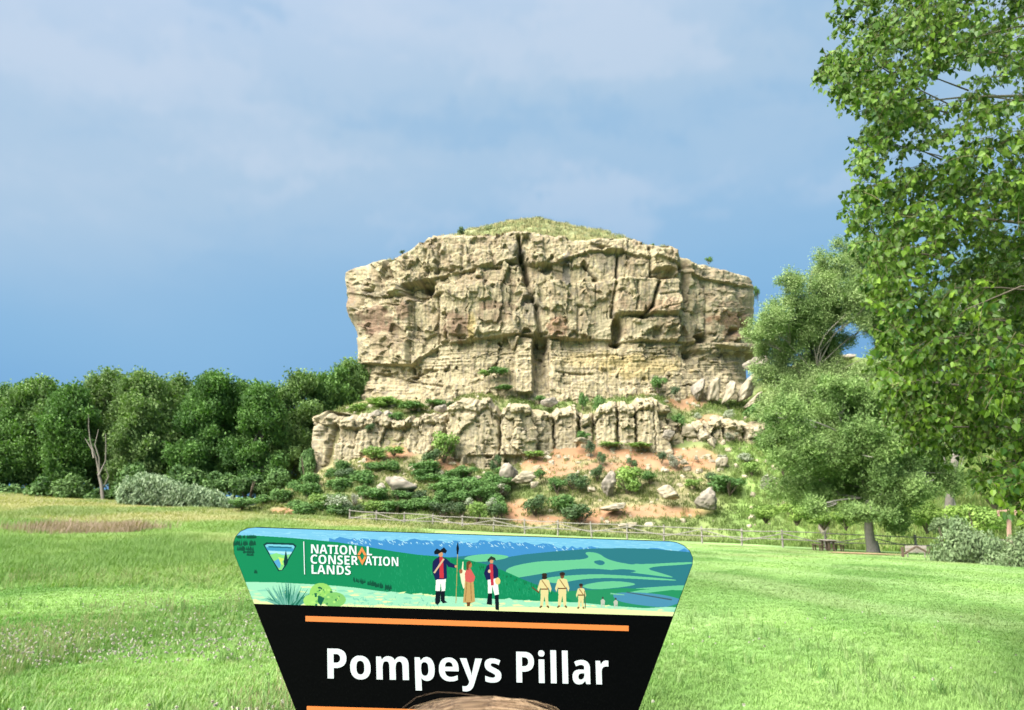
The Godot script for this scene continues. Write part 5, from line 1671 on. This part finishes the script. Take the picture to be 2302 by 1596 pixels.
	# the spiky plant and the round bush
	for k in 120:
		var px := r.randf_range(612, 690)
		var u := (px - 651) / 39.0
		var h := r.randf_range(14, 58) * (1.0 - 0.35 * absf(u))
		var bx := 650 + u * 24.0
		stroke(bx, 1360, px + u * 16.0, 1360 - h, 2.0, 0.2, [Color8(70, 142, 132), Color8(118, 176, 168), Color8(30, 108, 92), Color8(96, 160, 150)][k % 4])
	oval(722, 1334, 26, 24, Color8(146, 202, 106))
	oval(752, 1348, 26, 17, Color8(128, 190, 110))
	oval(700, 1350, 18, 14, Color8(158, 210, 116))
	for k in 60:
		var px := r.randf_range(696, 772)
		var py := r.randf_range(1314, 1362)
		if pow((px - 726) / 44.0, 2.0) + pow((py - 1342) / 26.0, 2.0) < 0.8:
			oval(px, py, r.randf_range(1, 4), r.randf_range(1, 3), [Color8(24, 96, 74), Color8(172, 220, 124), Color8(110, 178, 96)][k % 3])
	fill([[716, 1338], [730, 1344], [722, 1362], [714, 1352]], Color8(20, 92, 74))
	# the walking party
	var navy := Color8(24, 30, 82)
	var buff := Color8(236, 236, 238)
	var boot := Color8(14, 22, 34)
	var skin := Color8(206, 148, 112)
	var tan_ink := Color8(190, 152, 98)
	var hide := Color8(222, 206, 154)
	var brown := Color8(104, 66, 40)
	# first man with a spear
	fill([[980, 1328], [990, 1326], [990, 1352], [984, 1360], [978, 1356]], boot)
	fill([[990, 1328], [1000, 1326], [1000, 1350], [1006, 1354], [996, 1356], [991, 1350]], boot)
	fill([[980, 1296], [1003, 1294], [1001, 1328], [993, 1329], [991, 1310], [989, 1329], [979, 1328]], buff)
	fill([[979, 1256], [990, 1250], [1004, 1256], [1012, 1264], [1024, 1270], [1023, 1277], [1008, 1274], [1004, 1268], [1005, 1300], [998, 1302], [985, 1302], [979, 1304], [972, 1284], [973, 1262]], navy)
	fill([[988, 1252], [996, 1252], [998, 1300], [988, 1300]], Color8(196, 52, 66))
	stroke(998, 1256, 976, 1288, 2.0, 2.0, Color8(214, 178, 150))
	oval(991, 1246, 5, 6, skin)
	fill([[976, 1240], [982, 1233], [990, 1237], [998, 1230], [1005, 1238], [1002, 1244], [992, 1241], [984, 1246], [977, 1246]], boot)
	oval(1025, 1273, 3, 3, skin)
	stroke(1029, 1236, 1025, 1356, 0.9, 0.9, Color8(176, 150, 92))
	fill([[1029, 1218], [1032, 1232], [1030, 1246], [1027, 1246], [1026, 1232]], boot)
	# the woman with a child on her back
	fill([[1040, 1262], [1042, 1262], [1042, 1280], [1050, 1284], [1048, 1316], [1042, 1324], [1037, 1308], [1034, 1290], [1038, 1278]], Color8(230, 222, 196))
	oval(1036, 1284, 4, 5, Color8(156, 96, 70))
	fill([[1046, 1300], [1064, 1300], [1068, 1352], [1058, 1356], [1041, 1354]], tan_ink)
	stroke(1050, 1304, 1046, 1352, 0.8, 0.8, Color8(146, 110, 68))
	stroke(1058, 1304, 1060, 1352, 0.8, 0.8, Color8(146, 110, 68))
	fill([[1050, 1276], [1058, 1278], [1068, 1296], [1066, 1306], [1058, 1310], [1046, 1306], [1045, 1290]], Color8(206, 92, 92))
	oval(1056, 1270, 5, 7, Color8(178, 110, 70))
	fill([[1049, 1264], [1055, 1260], [1060, 1264], [1054, 1270], [1053, 1282], [1049, 1280]], brown)
	fill([[1049, 1354], [1058, 1354], [1056, 1363], [1050, 1363]], brown)
	# second man
	fill([[1098, 1332], [1106, 1332], [1106, 1360], [1094, 1358]], boot)
	fill([[1112, 1336], [1121, 1334], [1122, 1372], [1114, 1370]], boot)
	fill([[1096, 1298], [1118, 1296], [1122, 1336], [1112, 1338], [1106, 1316], [1106, 1334], [1097, 1334]], buff)
	fill([[1094, 1272], [1104, 1266], [1114, 1270], [1120, 1280], [1120, 1298], [1114, 1300], [1104, 1302], [1093, 1304], [1088, 1288]], navy)
	fill([[1100, 1268], [1108, 1268], [1110, 1316], [1104, 1316]], Color8(190, 52, 70))
	oval(1105, 1262, 4, 5, skin)
	oval(1100, 1284, 3, 4, Color8(224, 190, 160))
	fill([[1096, 1258], [1104, 1250], [1113, 1254], [1115, 1260], [1104, 1258], [1097, 1263]], Color8(40, 54, 50))
	oval(1119, 1306, 6, 8, Color8(226, 200, 138))
	# three people in hide clothes
	for f in [[1224, 1290, 1.0], [1264, 1288, 1.02], [1306, 1313, 0.72]]:
		var fx: float = f[0]
		var fy: float = f[1]
		var s: float = f[2]
		fill([[fx - 8 * s, fy + 40 * s], [fx + 8 * s, fy + 40 * s], [fx + 9 * s, fy + 72 * s], [fx + 3 * s, fy + 74 * s], [fx, fy + 50 * s], [fx - 4 * s, fy + 74 * s], [fx - 10 * s, fy + 72 * s]], hide)
		fill([[fx - 10 * s, fy + 14 * s], [fx, fy + 11 * s], [fx + 10 * s, fy + 14 * s], [fx + 16 * s, fy + 34 * s], [fx + 13 * s, fy + 42 * s], [fx + 9 * s, fy + 30 * s], [fx + 9 * s, fy + 46 * s], [fx - 9 * s, fy + 46 * s], [fx - 9 * s, fy + 30 * s], [fx - 13 * s, fy + 42 * s], [fx - 16 * s, fy + 34 * s]], hide)
		stroke(fx - 9 * s, fy + 34 * s, fx + 9 * s, fy + 34 * s, 1.2, 1.2, brown)
		stroke(fx - 6 * s, fy + 14 * s, fx + 8 * s, fy + 34 * s, 1.0, 1.0, Color8(150, 110, 70))
		oval(fx, fy + 6 * s, 4.5 * s, 6.5 * s, Color8(112, 70, 52))
		oval(fx, fy + 2 * s, 6.0 * s, 4.0 * s, Color8(52, 38, 30))
		stroke(fx - 6 * s, fy + 72 * s, fx - 11 * s, fy + 76 * s, 2.0, 1.6, brown)
		stroke(fx + 6 * s, fy + 72 * s, fx + 10 * s, fy + 76 * s, 2.0, 1.6, brown)
	stroke(1196, 1320, 1212, 1332, 1.2, 1.6, brown)
	oval(1224, 1298, 6, 4, Color8(44, 34, 30))
	stroke(1314, 1328, 1316, 1368, 0.8, 0.8, brown)
	for f in [[1355, 1342], [1384, 1344]]:
		fill([[f[0] - 5, f[1] + 8], [f[0], f[1] + 3], [f[0] + 5, f[1] + 8], [f[0] + 3, f[1] + 26], [f[0] + 1, f[1] + 14], [f[0] - 3, f[1] + 26]], Color8(186, 186, 180))
		oval(f[0], f[1] + 2, 2, 2.4, Color8(64, 60, 60))
	# the three-cornered badge
	fill([[592, 1224], [600, 1219], [660, 1221], [667, 1227], [636, 1282], [626, 1284]], Color8(10, 60, 62))
	fill([[596, 1226], [602, 1223], [659, 1225], [663, 1229], [634, 1281], [628, 1281]], Color8(120, 196, 226))
	fill([[598, 1230], [662, 1233], [658, 1240], [602, 1237]], Color8(64, 148, 196))
	stroke(604, 1229, 656, 1231, 1.6, 1.6, Color8(34, 104, 132))
	fill([[603, 1238], [657, 1241], [654, 1246], [606, 1243]], Color8(164, 214, 238))
	fill([[607, 1247], [622, 1243], [636, 1248], [653, 1246], [634, 1281], [628, 1281]], Color8(128, 206, 130))
	fill([[616, 1262], [626, 1256], [632, 1266], [630, 1276], [626, 1276]], Color8(86, 160, 214))
	fill([[626, 1252], [640, 1256], [634, 1262], [638, 1270], [632, 1268]], Color8(196, 228, 110))
	fill([[643, 1236], [648, 1262], [646, 1268], [640, 1277], [638, 1262]], Color8(8, 54, 58))

func sign_text(root: Node3D, text: String, x0: float, x1: float, y0: float, y1: float, cap: float, m: Material) -> void:
	# from (x0, y0) to (x1, y1) along the feet of the letters; cap: height of a capital in the same pixels
	var t := TextMesh.new()
	var f := SystemFont.new()
	f.font_names = PackedStringArray(["Droid Sans"])
	f.font_weight = 700
	t.font = f
	t.font_size = 96
	t.pixel_size = 0.01
	t.depth = 0.02
	t.curve_step = 1.0
	t.text = "H"
	var h := t.get_aabb()
	t.text = text
	var box := t.get_aabb()
	var a := spot(x0, y0, SIGN_D)
	var b := spot(x1, y1, SIGN_D)
	var up := spot(x0 - cap * 0.012, y0 - cap, SIGN_D)
	var o := put("lettering", t, m, root)
	var bx := (b - a) / box.size.x
	var by := (up - a) / h.size.y
	o.transform = Transform3D(Basis(bx, by, Vector3(0, 0, 0.06)), a - bx * box.position.x - by * h.position.y + Vector3(0, 0, 0.0022) - root.position)

func slab(pts: Array, z0: float, z1: float, at: Vector3, inset := 0.0) -> ArrayMesh:
	# a flat plate cut to an outline that is given in pixels at the sign's distance
	var b := Buf.new()
	var flat := PackedVector2Array()
	for p in pts:
		var v := spot(p[0], p[1], SIGN_D) - at
		flat.append(Vector2(v.x, v.y))
	var grown := PackedVector2Array()
	for p in flat:
		grown.append(p * 1000.0)
	var t := Geometry2D.triangulate_polygon(grown)
	for side in [[z1, 1.0], [z0, -1.0]]:
		for k in range(0, t.size(), 3):
			var q := []
			for e in 3:
				q.append(Vector3(flat[t[k + e]].x, flat[t[k + e]].y, side[0]))
			b.tri(q[0], q[1], q[2], Vector3(0, 0, side[1]))
	var n := flat.size()
	for k in n:
		var p := flat[k]
		var q := flat[(k + 1) % n]
		var nn := Vector3(q.y - p.y, p.x - q.x, 0).normalized()
		if Geometry2D.is_polygon_clockwise(flat):
			nn = -nn
		b.quad(Vector3(p.x, p.y, z0), Vector3(q.x, q.y, z0), Vector3(q.x, q.y, z1), Vector3(p.x, p.y, z1), nn)
	return b.mesh(false)

func build_sign() -> void:
	var at := Vector3(spot(1040, 1500, SIGN_D).x, ground(0, SIGN_D), -SIGN_D)
	var root := thing("park_sign", "black trapezoid park sign with a painted landscape band and white lettering", "sign", at)
	var low_l := [824, 2000]
	var low_r := [1286, 2000]
	var outline := [[575, 1185], [556, 1187], [540, 1194], [529, 1206], [524, 1221], [526, 1244], low_l, low_r, [1557, 1269], [1558, 1254], [1551, 1238], [1538, 1226], [1522, 1219], [1507, 1216.5]]
	var black := plain(Color(0.0012, 0.0012, 0.0018), 0.5)
	black.metallic_specular = 0.12
	var dn := FastNoiseLite.new()
	dn.seed = 71
	dn.frequency = 0.12
	dn.fractal_octaves = 5
	var dg := Gradient.new()
	dg.set_color(0, Color(0.006, 0.006, 0.010))
	dg.set_color(1, Color(0.034, 0.034, 0.042))
	dg.add_point(0.62, Color(0.007, 0.007, 0.012))
	var dust := NoiseTexture2D.new()
	dust.width = 512
	dust.height = 512
	dust.seamless = true
	dust.noise = dn
	dust.color_ramp = dg
	black.albedo_color = Color.WHITE
	black.albedo_texture = dust
	black.uv1_triplanar = true
	black.uv1_scale = Vector3(6.0, 1.6, 6.0)
	put("panel", slab(outline, -0.022, 0.0, at), black, root)
	# the printed band
	var band := [[575, 1186], [557, 1188], [541, 1195], [530, 1207], [525, 1221], [527, 1244], [571.5, 1357], [1512, 1385], [1556, 1269], [1557, 1254], [1550, 1239], [1537, 1227], [1521, 1220], [1507, 1217.5]]
	var a := spot(515, 1180, SIGN_D)
	var b := spot(1566, 1394, SIGN_D)
	paint_lo = Vector2(a.x, b.y)
	paint_hi = Vector2(b.x, a.y)
	paint_print()
	var flat := PackedVector2Array()
	for p in band:
		var v := spot(p[0], p[1], SIGN_D)
		flat.append(Vector2(v.x, v.y))
	var grown := PackedVector2Array()
	for p in flat:
		grown.append(p * 1000.0)
	var tris := Geometry2D.triangulate_polygon(grown)
	var st := SurfaceTool.new()
	st.begin(Mesh.PRIMITIVE_TRIANGLES)
	if Geometry2D.is_polygon_clockwise(flat) == ((flat[tris[1]] - flat[tris[0]]).cross(flat[tris[2]] - flat[tris[0]]) > 0.0) or (flat[tris[1]] - flat[tris[0]]).cross(flat[tris[2]] - flat[tris[0]]) > 0.0:
		tris.reverse()
	for k in tris.size():
		var v := flat[tris[k]]
		st.set_normal(Vector3.BACK)
		st.set_uv(Vector2((v.x - paint_lo.x) / (paint_hi.x - paint_lo.x), (paint_hi.y - v.y) / (paint_hi.y - paint_lo.y)))
		st.add_vertex(Vector3(v.x, v.y, -SIGN_D + 0.0015) - at)
	var pm := StandardMaterial3D.new()
	paint.generate_mipmaps()
	pm.albedo_texture = ImageTexture.create_from_image(paint)
	pm.albedo_color = Color(0.70, 0.70, 0.70)
	pm.roughness = 0.5
	pm.metallic_specular = 0.15
	pm.cull_mode = BaseMaterial3D.CULL_DISABLED
	put("landscape_print", st.commit(), pm, root)
	var orange := plain(Color(0.40, 0.105, 0.018), 0.5)
	put("orange_bar", slab([[687, 1384.5], [687, 1396.5], [1413, 1418.5], [1413, 1406.5]], 0.0, 0.0015, at), orange, root)
	put("orange_bar", slab([[690, 1587], [690, 1601], [1414, 1622], [1414, 1608]], 0.0, 0.0015, at), orange, root)
	var white := plain(Color(0.36, 0.385, 0.43), 0.5)
	sign_text(root, "Pompeys", 737, 1128, 1524.5, 1532.5, 67, white)
	sign_text(root, "Pillar", 1161, 1369, 1533.5, 1538.5, 69, white)
	sign_text(root, "NATION", 700, 802, 1243.5, 1247, 20, white)
	sign_text(root, "L", 825, 837, 1248, 1248.4, 20, white)
	sign_text(root, "CONSER", 699, 806, 1266.5, 1270, 20, white)
	sign_text(root, "ATION", 821, 896, 1270, 1272.5, 20, white)
	sign_text(root, "LANDS", 701, 789, 1289.5, 1292, 20, white)
	put("dividing_line", slab([[682.5, 1217], [684.3, 1217], [686.3, 1291], [684.5, 1291]], 0.0015, 0.003, at), white, root)
	put("orange_chevron", slab([[803.5, 1247.5], [814, 1229], [825, 1248.5], [819, 1248.3], [814, 1238.5], [809.5, 1247.8]], 0.0015, 0.003, at), orange, root)
	put("orange_chevron", slab([[804, 1250.2], [815, 1270], [825, 1251], [819.5, 1250.8], [814.5, 1260.5], [809.8, 1250.5]], 0.0015, 0.003, at), orange, root)
	var steel := plain(Color(0.10, 0.075, 0.05), 0.7)
	for x in [930, 1180]:
		var buf := Buf.new()
		var top := spot(x, 1300, SIGN_D)
		buf.box(Basis(), Vector3(top.x - at.x, (top.y - 0.3 - at.y) * 0.5, -0.075), Vector3(0.09, top.y + 0.3 - at.y, 0.09), 0.006)
		put("post", buf.mesh(false), steel, root)

# ---------------------------------------------------------------- the person

# bones: [a, b, radius at a, radius at b]; a smooth union of tapered capsules, meshed as surface nets
func body_field(bones: Array, cell: float, soft: float, buf: Buf) -> void:
	var lo := Vector3(1e9, 1e9, 1e9)
	var hi := -lo
	for b in bones:
		var m: float = maxf(b[2], b[3]) + cell * 2.0
		for p in [b[0], b[1]]:
			lo = lo.min(p - Vector3(m, m, m))
			hi = hi.max(p + Vector3(m, m, m))
	var n := Vector3i(((hi - lo) / cell).ceil()) + Vector3i(2, 2, 2)
	var f := PackedFloat32Array()
	f.resize(n.x * n.y * n.z)
	f.fill(1.0)
	for b in bones:
		var a: Vector3 = b[0]
		var e: Vector3 = b[1]
		var m: float = maxf(b[2], b[3]) + cell * 2.0 + soft
		var i0 := Vector3i(((a.min(e) - Vector3(m, m, m) - lo) / cell).floor()).max(Vector3i.ZERO)
		var i1 := Vector3i(((a.max(e) + Vector3(m, m, m) - lo) / cell).ceil()).min(n - Vector3i.ONE)
		var ab := e - a
		var l2 := maxf(ab.length_squared(), 1e-9)
		for z in range(i0.z, i1.z + 1):
			for y in range(i0.y, i1.y + 1):
				for x in range(i0.x, i1.x + 1):
					var p := lo + Vector3(x, y, z) * cell
					var t := clampf((p - a).dot(ab) / l2, 0.0, 1.0)
					var d := p.distance_to(a + ab * t) - lerpf(b[2], b[3], t)
					var k := (z * n.y + y) * n.x + x
					var o := f[k]
					var h := clampf(0.5 + 0.5 * (o - d) / soft, 0.0, 1.0)
					f[k] = lerpf(o, d, h) - soft * h * (1.0 - h) if o < 0.9 else minf(d, o)
	var ids := {}
	var sx := 1
	var sy := n.x
	var sz := n.x * n.y
	for z in n.z - 1:
		for y in n.y - 1:
			for x in n.x - 1:
				var k := z * sz + y * sy + x
				var mask := 0
				var total := Vector3.ZERO
				var hits := 0
				for c in 8:
					if f[k + (c & 1) * sx + ((c >> 1) & 1) * sy + (c >> 2) * sz] < 0.0:
						mask |= 1 << c
				if mask == 0 or mask == 255:
					continue
				for c in 8:
					for ax in 3:
						if c & (1 << ax):
							continue
						var c2 := c | (1 << ax)
						var fa := f[k + (c & 1) * sx + ((c >> 1) & 1) * sy + (c >> 2) * sz]
						var fb := f[k + (c2 & 1) * sx + ((c2 >> 1) & 1) * sy + (c2 >> 2) * sz]
						if (fa < 0.0) != (fb < 0.0):
							var t := fa / (fa - fb)
							total += Vector3(c & 1, (c >> 1) & 1, c >> 2).lerp(Vector3(c2 & 1, (c2 >> 1) & 1, c2 >> 2), t)
							hits += 1
				ids[k] = buf.v.size()
				buf.v.append(lo + (Vector3(x, y, z) + total / hits) * cell)
				buf.n.append(Vector3(f[k + sx] - f[k], f[k + sy] - f[k], f[k + sz] - f[k]).normalized())
	for k in ids:
		var fa := f[k]
		for ax in 3:
			var s1: int = [sx, sy, sz][ax]
			var u: int = [sx, sy, sz][(ax + 1) % 3]
			var w: int = [sx, sy, sz][(ax + 2) % 3]
			if (fa < 0.0) == (f[k + s1] < 0.0):
				continue
			if not (ids.has(k - u) and ids.has(k - w) and ids.has(k - u - w)):
				continue
			var q := [ids[k], ids[k - u], ids[k - u - w], ids[k - w]]
			var turn := (buf.v[q[1]] - buf.v[q[0]]).cross(buf.v[q[2]] - buf.v[q[0]]).dot(buf.n[q[0]])
			if turn > 0.0:
				buf.i.append_array(PackedInt32Array([q[0], q[2], q[1], q[0], q[3], q[2]]))
			else:
				buf.i.append_array(PackedInt32Array([q[0], q[1], q[2], q[0], q[2], q[3]]))

func build_person() -> void:
	var d := 0.62
	var crown := spot(1080, 1574, d)
	var g := ground(crown.x, d)
	var x := crown.x
	var z := -d - 0.02
	var top := crown.y - 0.0262
	var root := thing("person", "person in front of the sign, only the tousled light brown hair showing", "person", Vector3(x, g, z))
	var hgt := top - g
	var v := func(a: float, b: float, c: float) -> Vector3: return Vector3(a, b * hgt, c)
	var bones := []
	# head facing the camera (+z), neck, trunk
	bones.append([v.call(0, 0.945, -0.012), v.call(0, 0.935, 0.0), 0.082, 0.078])
	bones.append([v.call(0, 0.90, 0.03), v.call(0, 0.885, 0.045), 0.055, 0.042])
	bones.append([v.call(0, 0.87, -0.01), v.call(0, 0.82, -0.02), 0.052, 0.06])
	bones.append([v.call(-0.10, 0.80, -0.02), v.call(0.10, 0.80, -0.02), 0.07, 0.07])
	bones.append([v.call(0, 0.78, -0.01), v.call(0, 0.62, 0.0), 0.125, 0.105])
	bones.append([v.call(0, 0.62, 0.0), v.call(0, 0.52, -0.01), 0.11, 0.135])
	for s in [-1.0, 1.0]:
		bones.append([v.call(s * 0.17, 0.805, -0.02), v.call(s * 0.235, 0.635, -0.03), 0.055, 0.042])
		bones.append([v.call(s * 0.235, 0.635, -0.03), v.call(s * 0.25, 0.49, 0.03), 0.041, 0.028])
		bones.append([v.call(s * 0.09, 0.52, -0.01), v.call(s * 0.095, 0.285, 0.01), 0.095, 0.062])
		bones.append([v.call(s * 0.095, 0.285, 0.01), v.call(s * 0.10, 0.045, -0.02), 0.06, 0.042])
		bones.append([v.call(s * 0.10, 0.03, -0.03), v.call(s * 0.115, 0.02, 0.13), 0.042, 0.034])
	var body := Buf.new()
	body_field(bones, 0.018, 0.03, body)
	# the face in finer cells: brow, nose, lips, chin, ears, eyes
	var face_b := [[v.call(0, 0.945, -0.012), v.call(0, 0.93, 0.0), 0.083, 0.079], [v.call(0, 0.90, 0.03), v.call(0, 0.884, 0.047), 0.056, 0.04], [v.call(0, 0.933, 0.078), v.call(0, 0.917, 0.098), 0.011, 0.015], [v.call(-0.022, 0.897, 0.079), v.call(0.022, 0.897, 0.079), 0.009, 0.009], [v.call(-0.083, 0.932, -0.005), v.call(-0.083, 0.912, 0.0), 0.014, 0.01], [v.call(0.083, 0.932, -0.005), v.call(0.083, 0.912, 0.0), 0.014, 0.01], [v.call(-0.05, 0.945, 0.068), v.call(0.05, 0.945, 0.068), 0.012, 0.012], [v.call(-0.032, 0.932, 0.07), v.call(-0.03, 0.932, 0.07), 0.013, 0.013], [v.call(0.032, 0.932, 0.07), v.call(0.03, 0.932, 0.07), 0.013, 0.013]]
	body_field(face_b, 0.006, 0.012, body)
	for s in [-1.0, 1.0]:
		var hand := []
		var wrist: Vector3 = v.call(s * 0.25, 0.49, 0.03)
		hand.append([wrist, wrist + Vector3(0, -0.045, 0.01), 0.024, 0.026])
		for k in 4:
			var base := wrist + Vector3(0.0, -0.075, 0.035 - k * 0.02)
			hand.append([wrist + Vector3(0, -0.02, 0.01), base, 0.02, 0.012])
			var knuckle := base + Vector3(-s * 0.006, -0.035 - (0.006 if k == 1 else 0.0), 0.004)
			hand.append([base, knuckle, 0.0105, 0.009])
			hand.append([knuckle, knuckle + Vector3(-s * 0.016, -0.026, 0.004), 0.009, 0.0075])
		hand.append([wrist + Vector3(0, -0.02, 0.025), wrist + Vector3(-s * 0.012, -0.05, 0.052), 0.014, 0.011])
		hand.append([wrist + Vector3(-s * 0.012, -0.05, 0.052), wrist + Vector3(-s * 0.018, -0.078, 0.056), 0.011, 0.009])
		body_field(hand, 0.006, 0.008, body)
	put("body", body.mesh(false), plain(Color(0.42, 0.24, 0.16), 0.6), root)
	for side in [-1.0, 1.0]:
		var ball := Buf.new()
		body_field([[v.call(side * 0.031, 0.932, 0.0735), v.call(side * 0.031, 0.932, 0.074), 0.0115, 0.0115]], 0.003, 0.002, ball)
		var eye := put("eye", ball.mesh(false), plain(Color(0.45, 0.43, 0.40), 0.3), root)
		var iris := Buf.new()
		body_field([[v.call(side * 0.031, 0.932, 0.0808), v.call(side * 0.031, 0.932, 0.081), 0.0055, 0.0055]], 0.0016, 0.001, iris)
		put("iris", iris.mesh(false), plain(Color(0.05, 0.035, 0.02), 0.3), eye)
	var lips := Buf.new()
	body_field([[v.call(-0.02, 0.8965, 0.0815), v.call(0.02, 0.8965, 0.0815), 0.0075, 0.0075]], 0.003, 0.002, lips)
	put("lips", lips.mesh(false), plain(Color(0.34, 0.12, 0.10), 0.5), root)
	for k in [10, 15]:
		var shoe := Buf.new()
		body_field([[bones[k][0], bones[k][1], 0.05, 0.043], [bones[k][0], bones[k][0] + Vector3(0, 0.05, 0.01), 0.05, 0.05]], 0.01, 0.02, shoe)
		put("shoe", shoe.mesh(false), plain(Color(0.06, 0.06, 0.065), 0.7), root)
	# clothes: a shirt and trousers that follow the body
	var shirt := Buf.new()
	var sb := []
	for k in [3, 4, 5]:
		sb.append([bones[k][0], bones[k][1], bones[k][2] + 0.012, bones[k][3] + 0.012])
	for k in [6, 11]:
		var half: Vector3 = bones[k][0].lerp(bones[k][1], 0.7)
		sb.append([bones[k][0], half, bones[k][2] + 0.014, bones[k][3] + 0.018])
	body_field(sb, 0.018, 0.03, shirt)
	put("shirt", shirt.mesh(false), plain(Color(0.12, 0.14, 0.17), 0.95), root)
	var legs := Buf.new()
	var lb := [[v.call(0, 0.54, -0.01), v.call(0, 0.51, -0.01), 0.14, 0.145]]
	for k in [8, 9, 13, 14]:
		lb.append([bones[k][0], bones[k][1], bones[k][2] + 0.014, bones[k][3] + 0.014])
	body_field(lb, 0.018, 0.03, legs)
	put("trousers", legs.mesh(false), plain(Color(0.04, 0.05, 0.08), 0.95), root)
	# hair: a cap of it, then strands
	var r := RandomNumberGenerator.new()
	r.seed = 61
	var mid := Vector3(0, hgt - 0.125, -0.012)
	var dome := func(dir: Vector3, lift: float) -> Vector3:
		# flat-topped head of hair
		var n := 2.6
		var k := pow(pow(absf(dir.x) / 0.098, n) + pow(absf(dir.y) / 0.128, n) + pow(absf(dir.z) / 0.118, n), -1.0 / n)
		return mid + dir * (k + lift)
	var pos := PackedVector3Array()
	var col := PackedColorArray()
	for j in 26:
		var th := PI * 0.60 * j / 25.0
		for i in 60:
			var ph := TAU * i / 60.0
			var dir := Vector3(sin(th) * sin(ph), cos(th), sin(th) * cos(ph))
			pos.append(dome.call(dir, 0.0 if dir.z < 0.3 or dir.y > 0.66 else -0.034))
			col.append(Color(0.075, 0.045, 0.026))
	put("hair_cap", sheet(60, 26, pos, col, false, true), tinted(0.7), root)
	var tones := [Color(0.075, 0.045, 0.025), Color(0.14, 0.085, 0.045), Color(0.24, 0.155, 0.085), Color(0.36, 0.25, 0.15), Color(0.30, 0.20, 0.115)]
	var hairs := Buf.new()
	var part := Vector3(0.042, 1.0, 0.03).normalized()
	for q in 5200:
		var side := -1.0 if r.randf() < 0.74 else 1.0
		var dir := (part + Vector3(r.randfn() * 0.03, 0, r.randf_range(-0.75, 0.75))).normalized()
		var turn := r.randf_range(0.9, 1.9)
		var lift := absf(r.randfn()) * 0.0035
		var wave := r.randf() * TAU
		var curl := r.randf_range(0.0, 0.05)
		var fly := r.randf() < 0.02
		var p := []
		var w := []
		for k in 9:
			var t := k / 8.0
			var e := dir.rotated(Vector3.BACK, -side * turn * t).rotated(Vector3.UP, curl * sin(wave + t * 6.0))
			var up := lift * (0.7 + 0.3 * sin(minf(t * 1.6, 1.0) * PI * 0.5)) + 0.004 * exp(-t * t * 30.0) + 0.003 * sin(wave + t * 9.0) * t
			if fly:
				up += 0.012 * sin(t * PI)
			if e.z > 0.34 and e.y < 0.6 and p.size() >= 3:
				break
			p.append(dome.call(e, 0.001 + up))
			w.append((0.0002 if fly else 0.00032) * (1.0 - 0.5 * t))
		hairs.tube(p, w, 3, tones[r.randi() % tones.size()], false)
	# a few loose hairs that stand off
	for s in [[-0.055, 0.02, 0.05], [-0.02, 0.022, 0.05], [0.025, 0.026, 0.04], [0.05, 0.02, 0.03], [0.035, 0.03, -0.02], [-0.09, 0.012, 0.06], [-0.07, 0.012, 0.07], [0.06, 0.018, 0.02], [0.0, 0.016, 0.06]]:
		var p := []
		for k in 9:
			var t := k / 8.0
			var e := Vector3(s[0] + s[2] * (t - 0.5), 0.12, 0.03 + 0.02 * t).normalized()
			p.append(dome.call(e, s[1] * sin(PI * clampf(t * 0.9, 0, 1)) * 0.8))
		hairs.tube(p, [0.0003, 0.0003, 0.0003, 0.0003, 0.0003, 0.0003, 0.00025, 0.0002, 0.0001], 3, Color(0.30, 0.21, 0.13), false)
	put("hair", hairs.mesh(), tinted(0.5), root)

# ----------------------------------------------------------------

func _ready() -> void:
	var cam := Camera3D.new()
	cam.name = "camera"
	cam.fov = rad_to_deg(2.0 * atan(MIDY / FOCAL))
	cam.near = 0.05
	cam.far = 4000.0
	cam.position = Vector3(0, EYE, 0)
	cam.rotation = Vector3(TILT, 0, 0)
	add_child(cam)
	var lens := CameraAttributesPhysical.new()
	lens.frustum_focal_length = 12.0 * FOCAL / MIDY
	lens.frustum_focus_distance = 1.6
	lens.exposure_aperture = 10.0
	lens.frustum_near = 0.05
	lens.frustum_far = 4000.0
	cam.attributes = lens
	cam.current = true
	build_sky()
	var sun := DirectionalLight3D.new()
	sun.name = "sun"
	sun.light_energy = 0.5
	sun.light_angular_distance = 55.0
	sun.light_color = Color(1.0, 0.975, 0.93)
	sun.shadow_enabled = true
	add_child(sun)
	sun.look_at_from_position(Vector3(-0.75, 0.92, 0.62) * 100.0, Vector3.ZERO)

	rng.seed = 7
	fine.seed = 3
	fine.noise_type = FastNoiseLite.TYPE_SIMPLEX_SMOOTH
	fine.frequency = 0.02
	fine.fractal_octaves = 3
	broad.seed = 21
	broad.noise_type = FastNoiseLite.TYPE_SIMPLEX_SMOOTH
	broad.frequency = 0.012
	broad.fractal_octaves = 3
	cells.seed = 9
	cells.noise_type = FastNoiseLite.TYPE_CELLULAR
	cells.frequency = 0.025
	cells.fractal_type = FastNoiseLite.FRACTAL_NONE
	cells.cellular_return_type = FastNoiseLite.RETURN_CELL_VALUE
	cells.cellular_distance_function = FastNoiseLite.DISTANCE_EUCLIDEAN
	cells.cellular_jitter = 0.9

	build_ground()
	build_hill()
	build_butte()
	build_ledge()
	build_trees()
	build_near_tree()
	build_boulders()
	build_rubble()
	build_shrubs()
	build_fence()
	build_furniture()
	build_sign()
	build_person()
	build_grass()
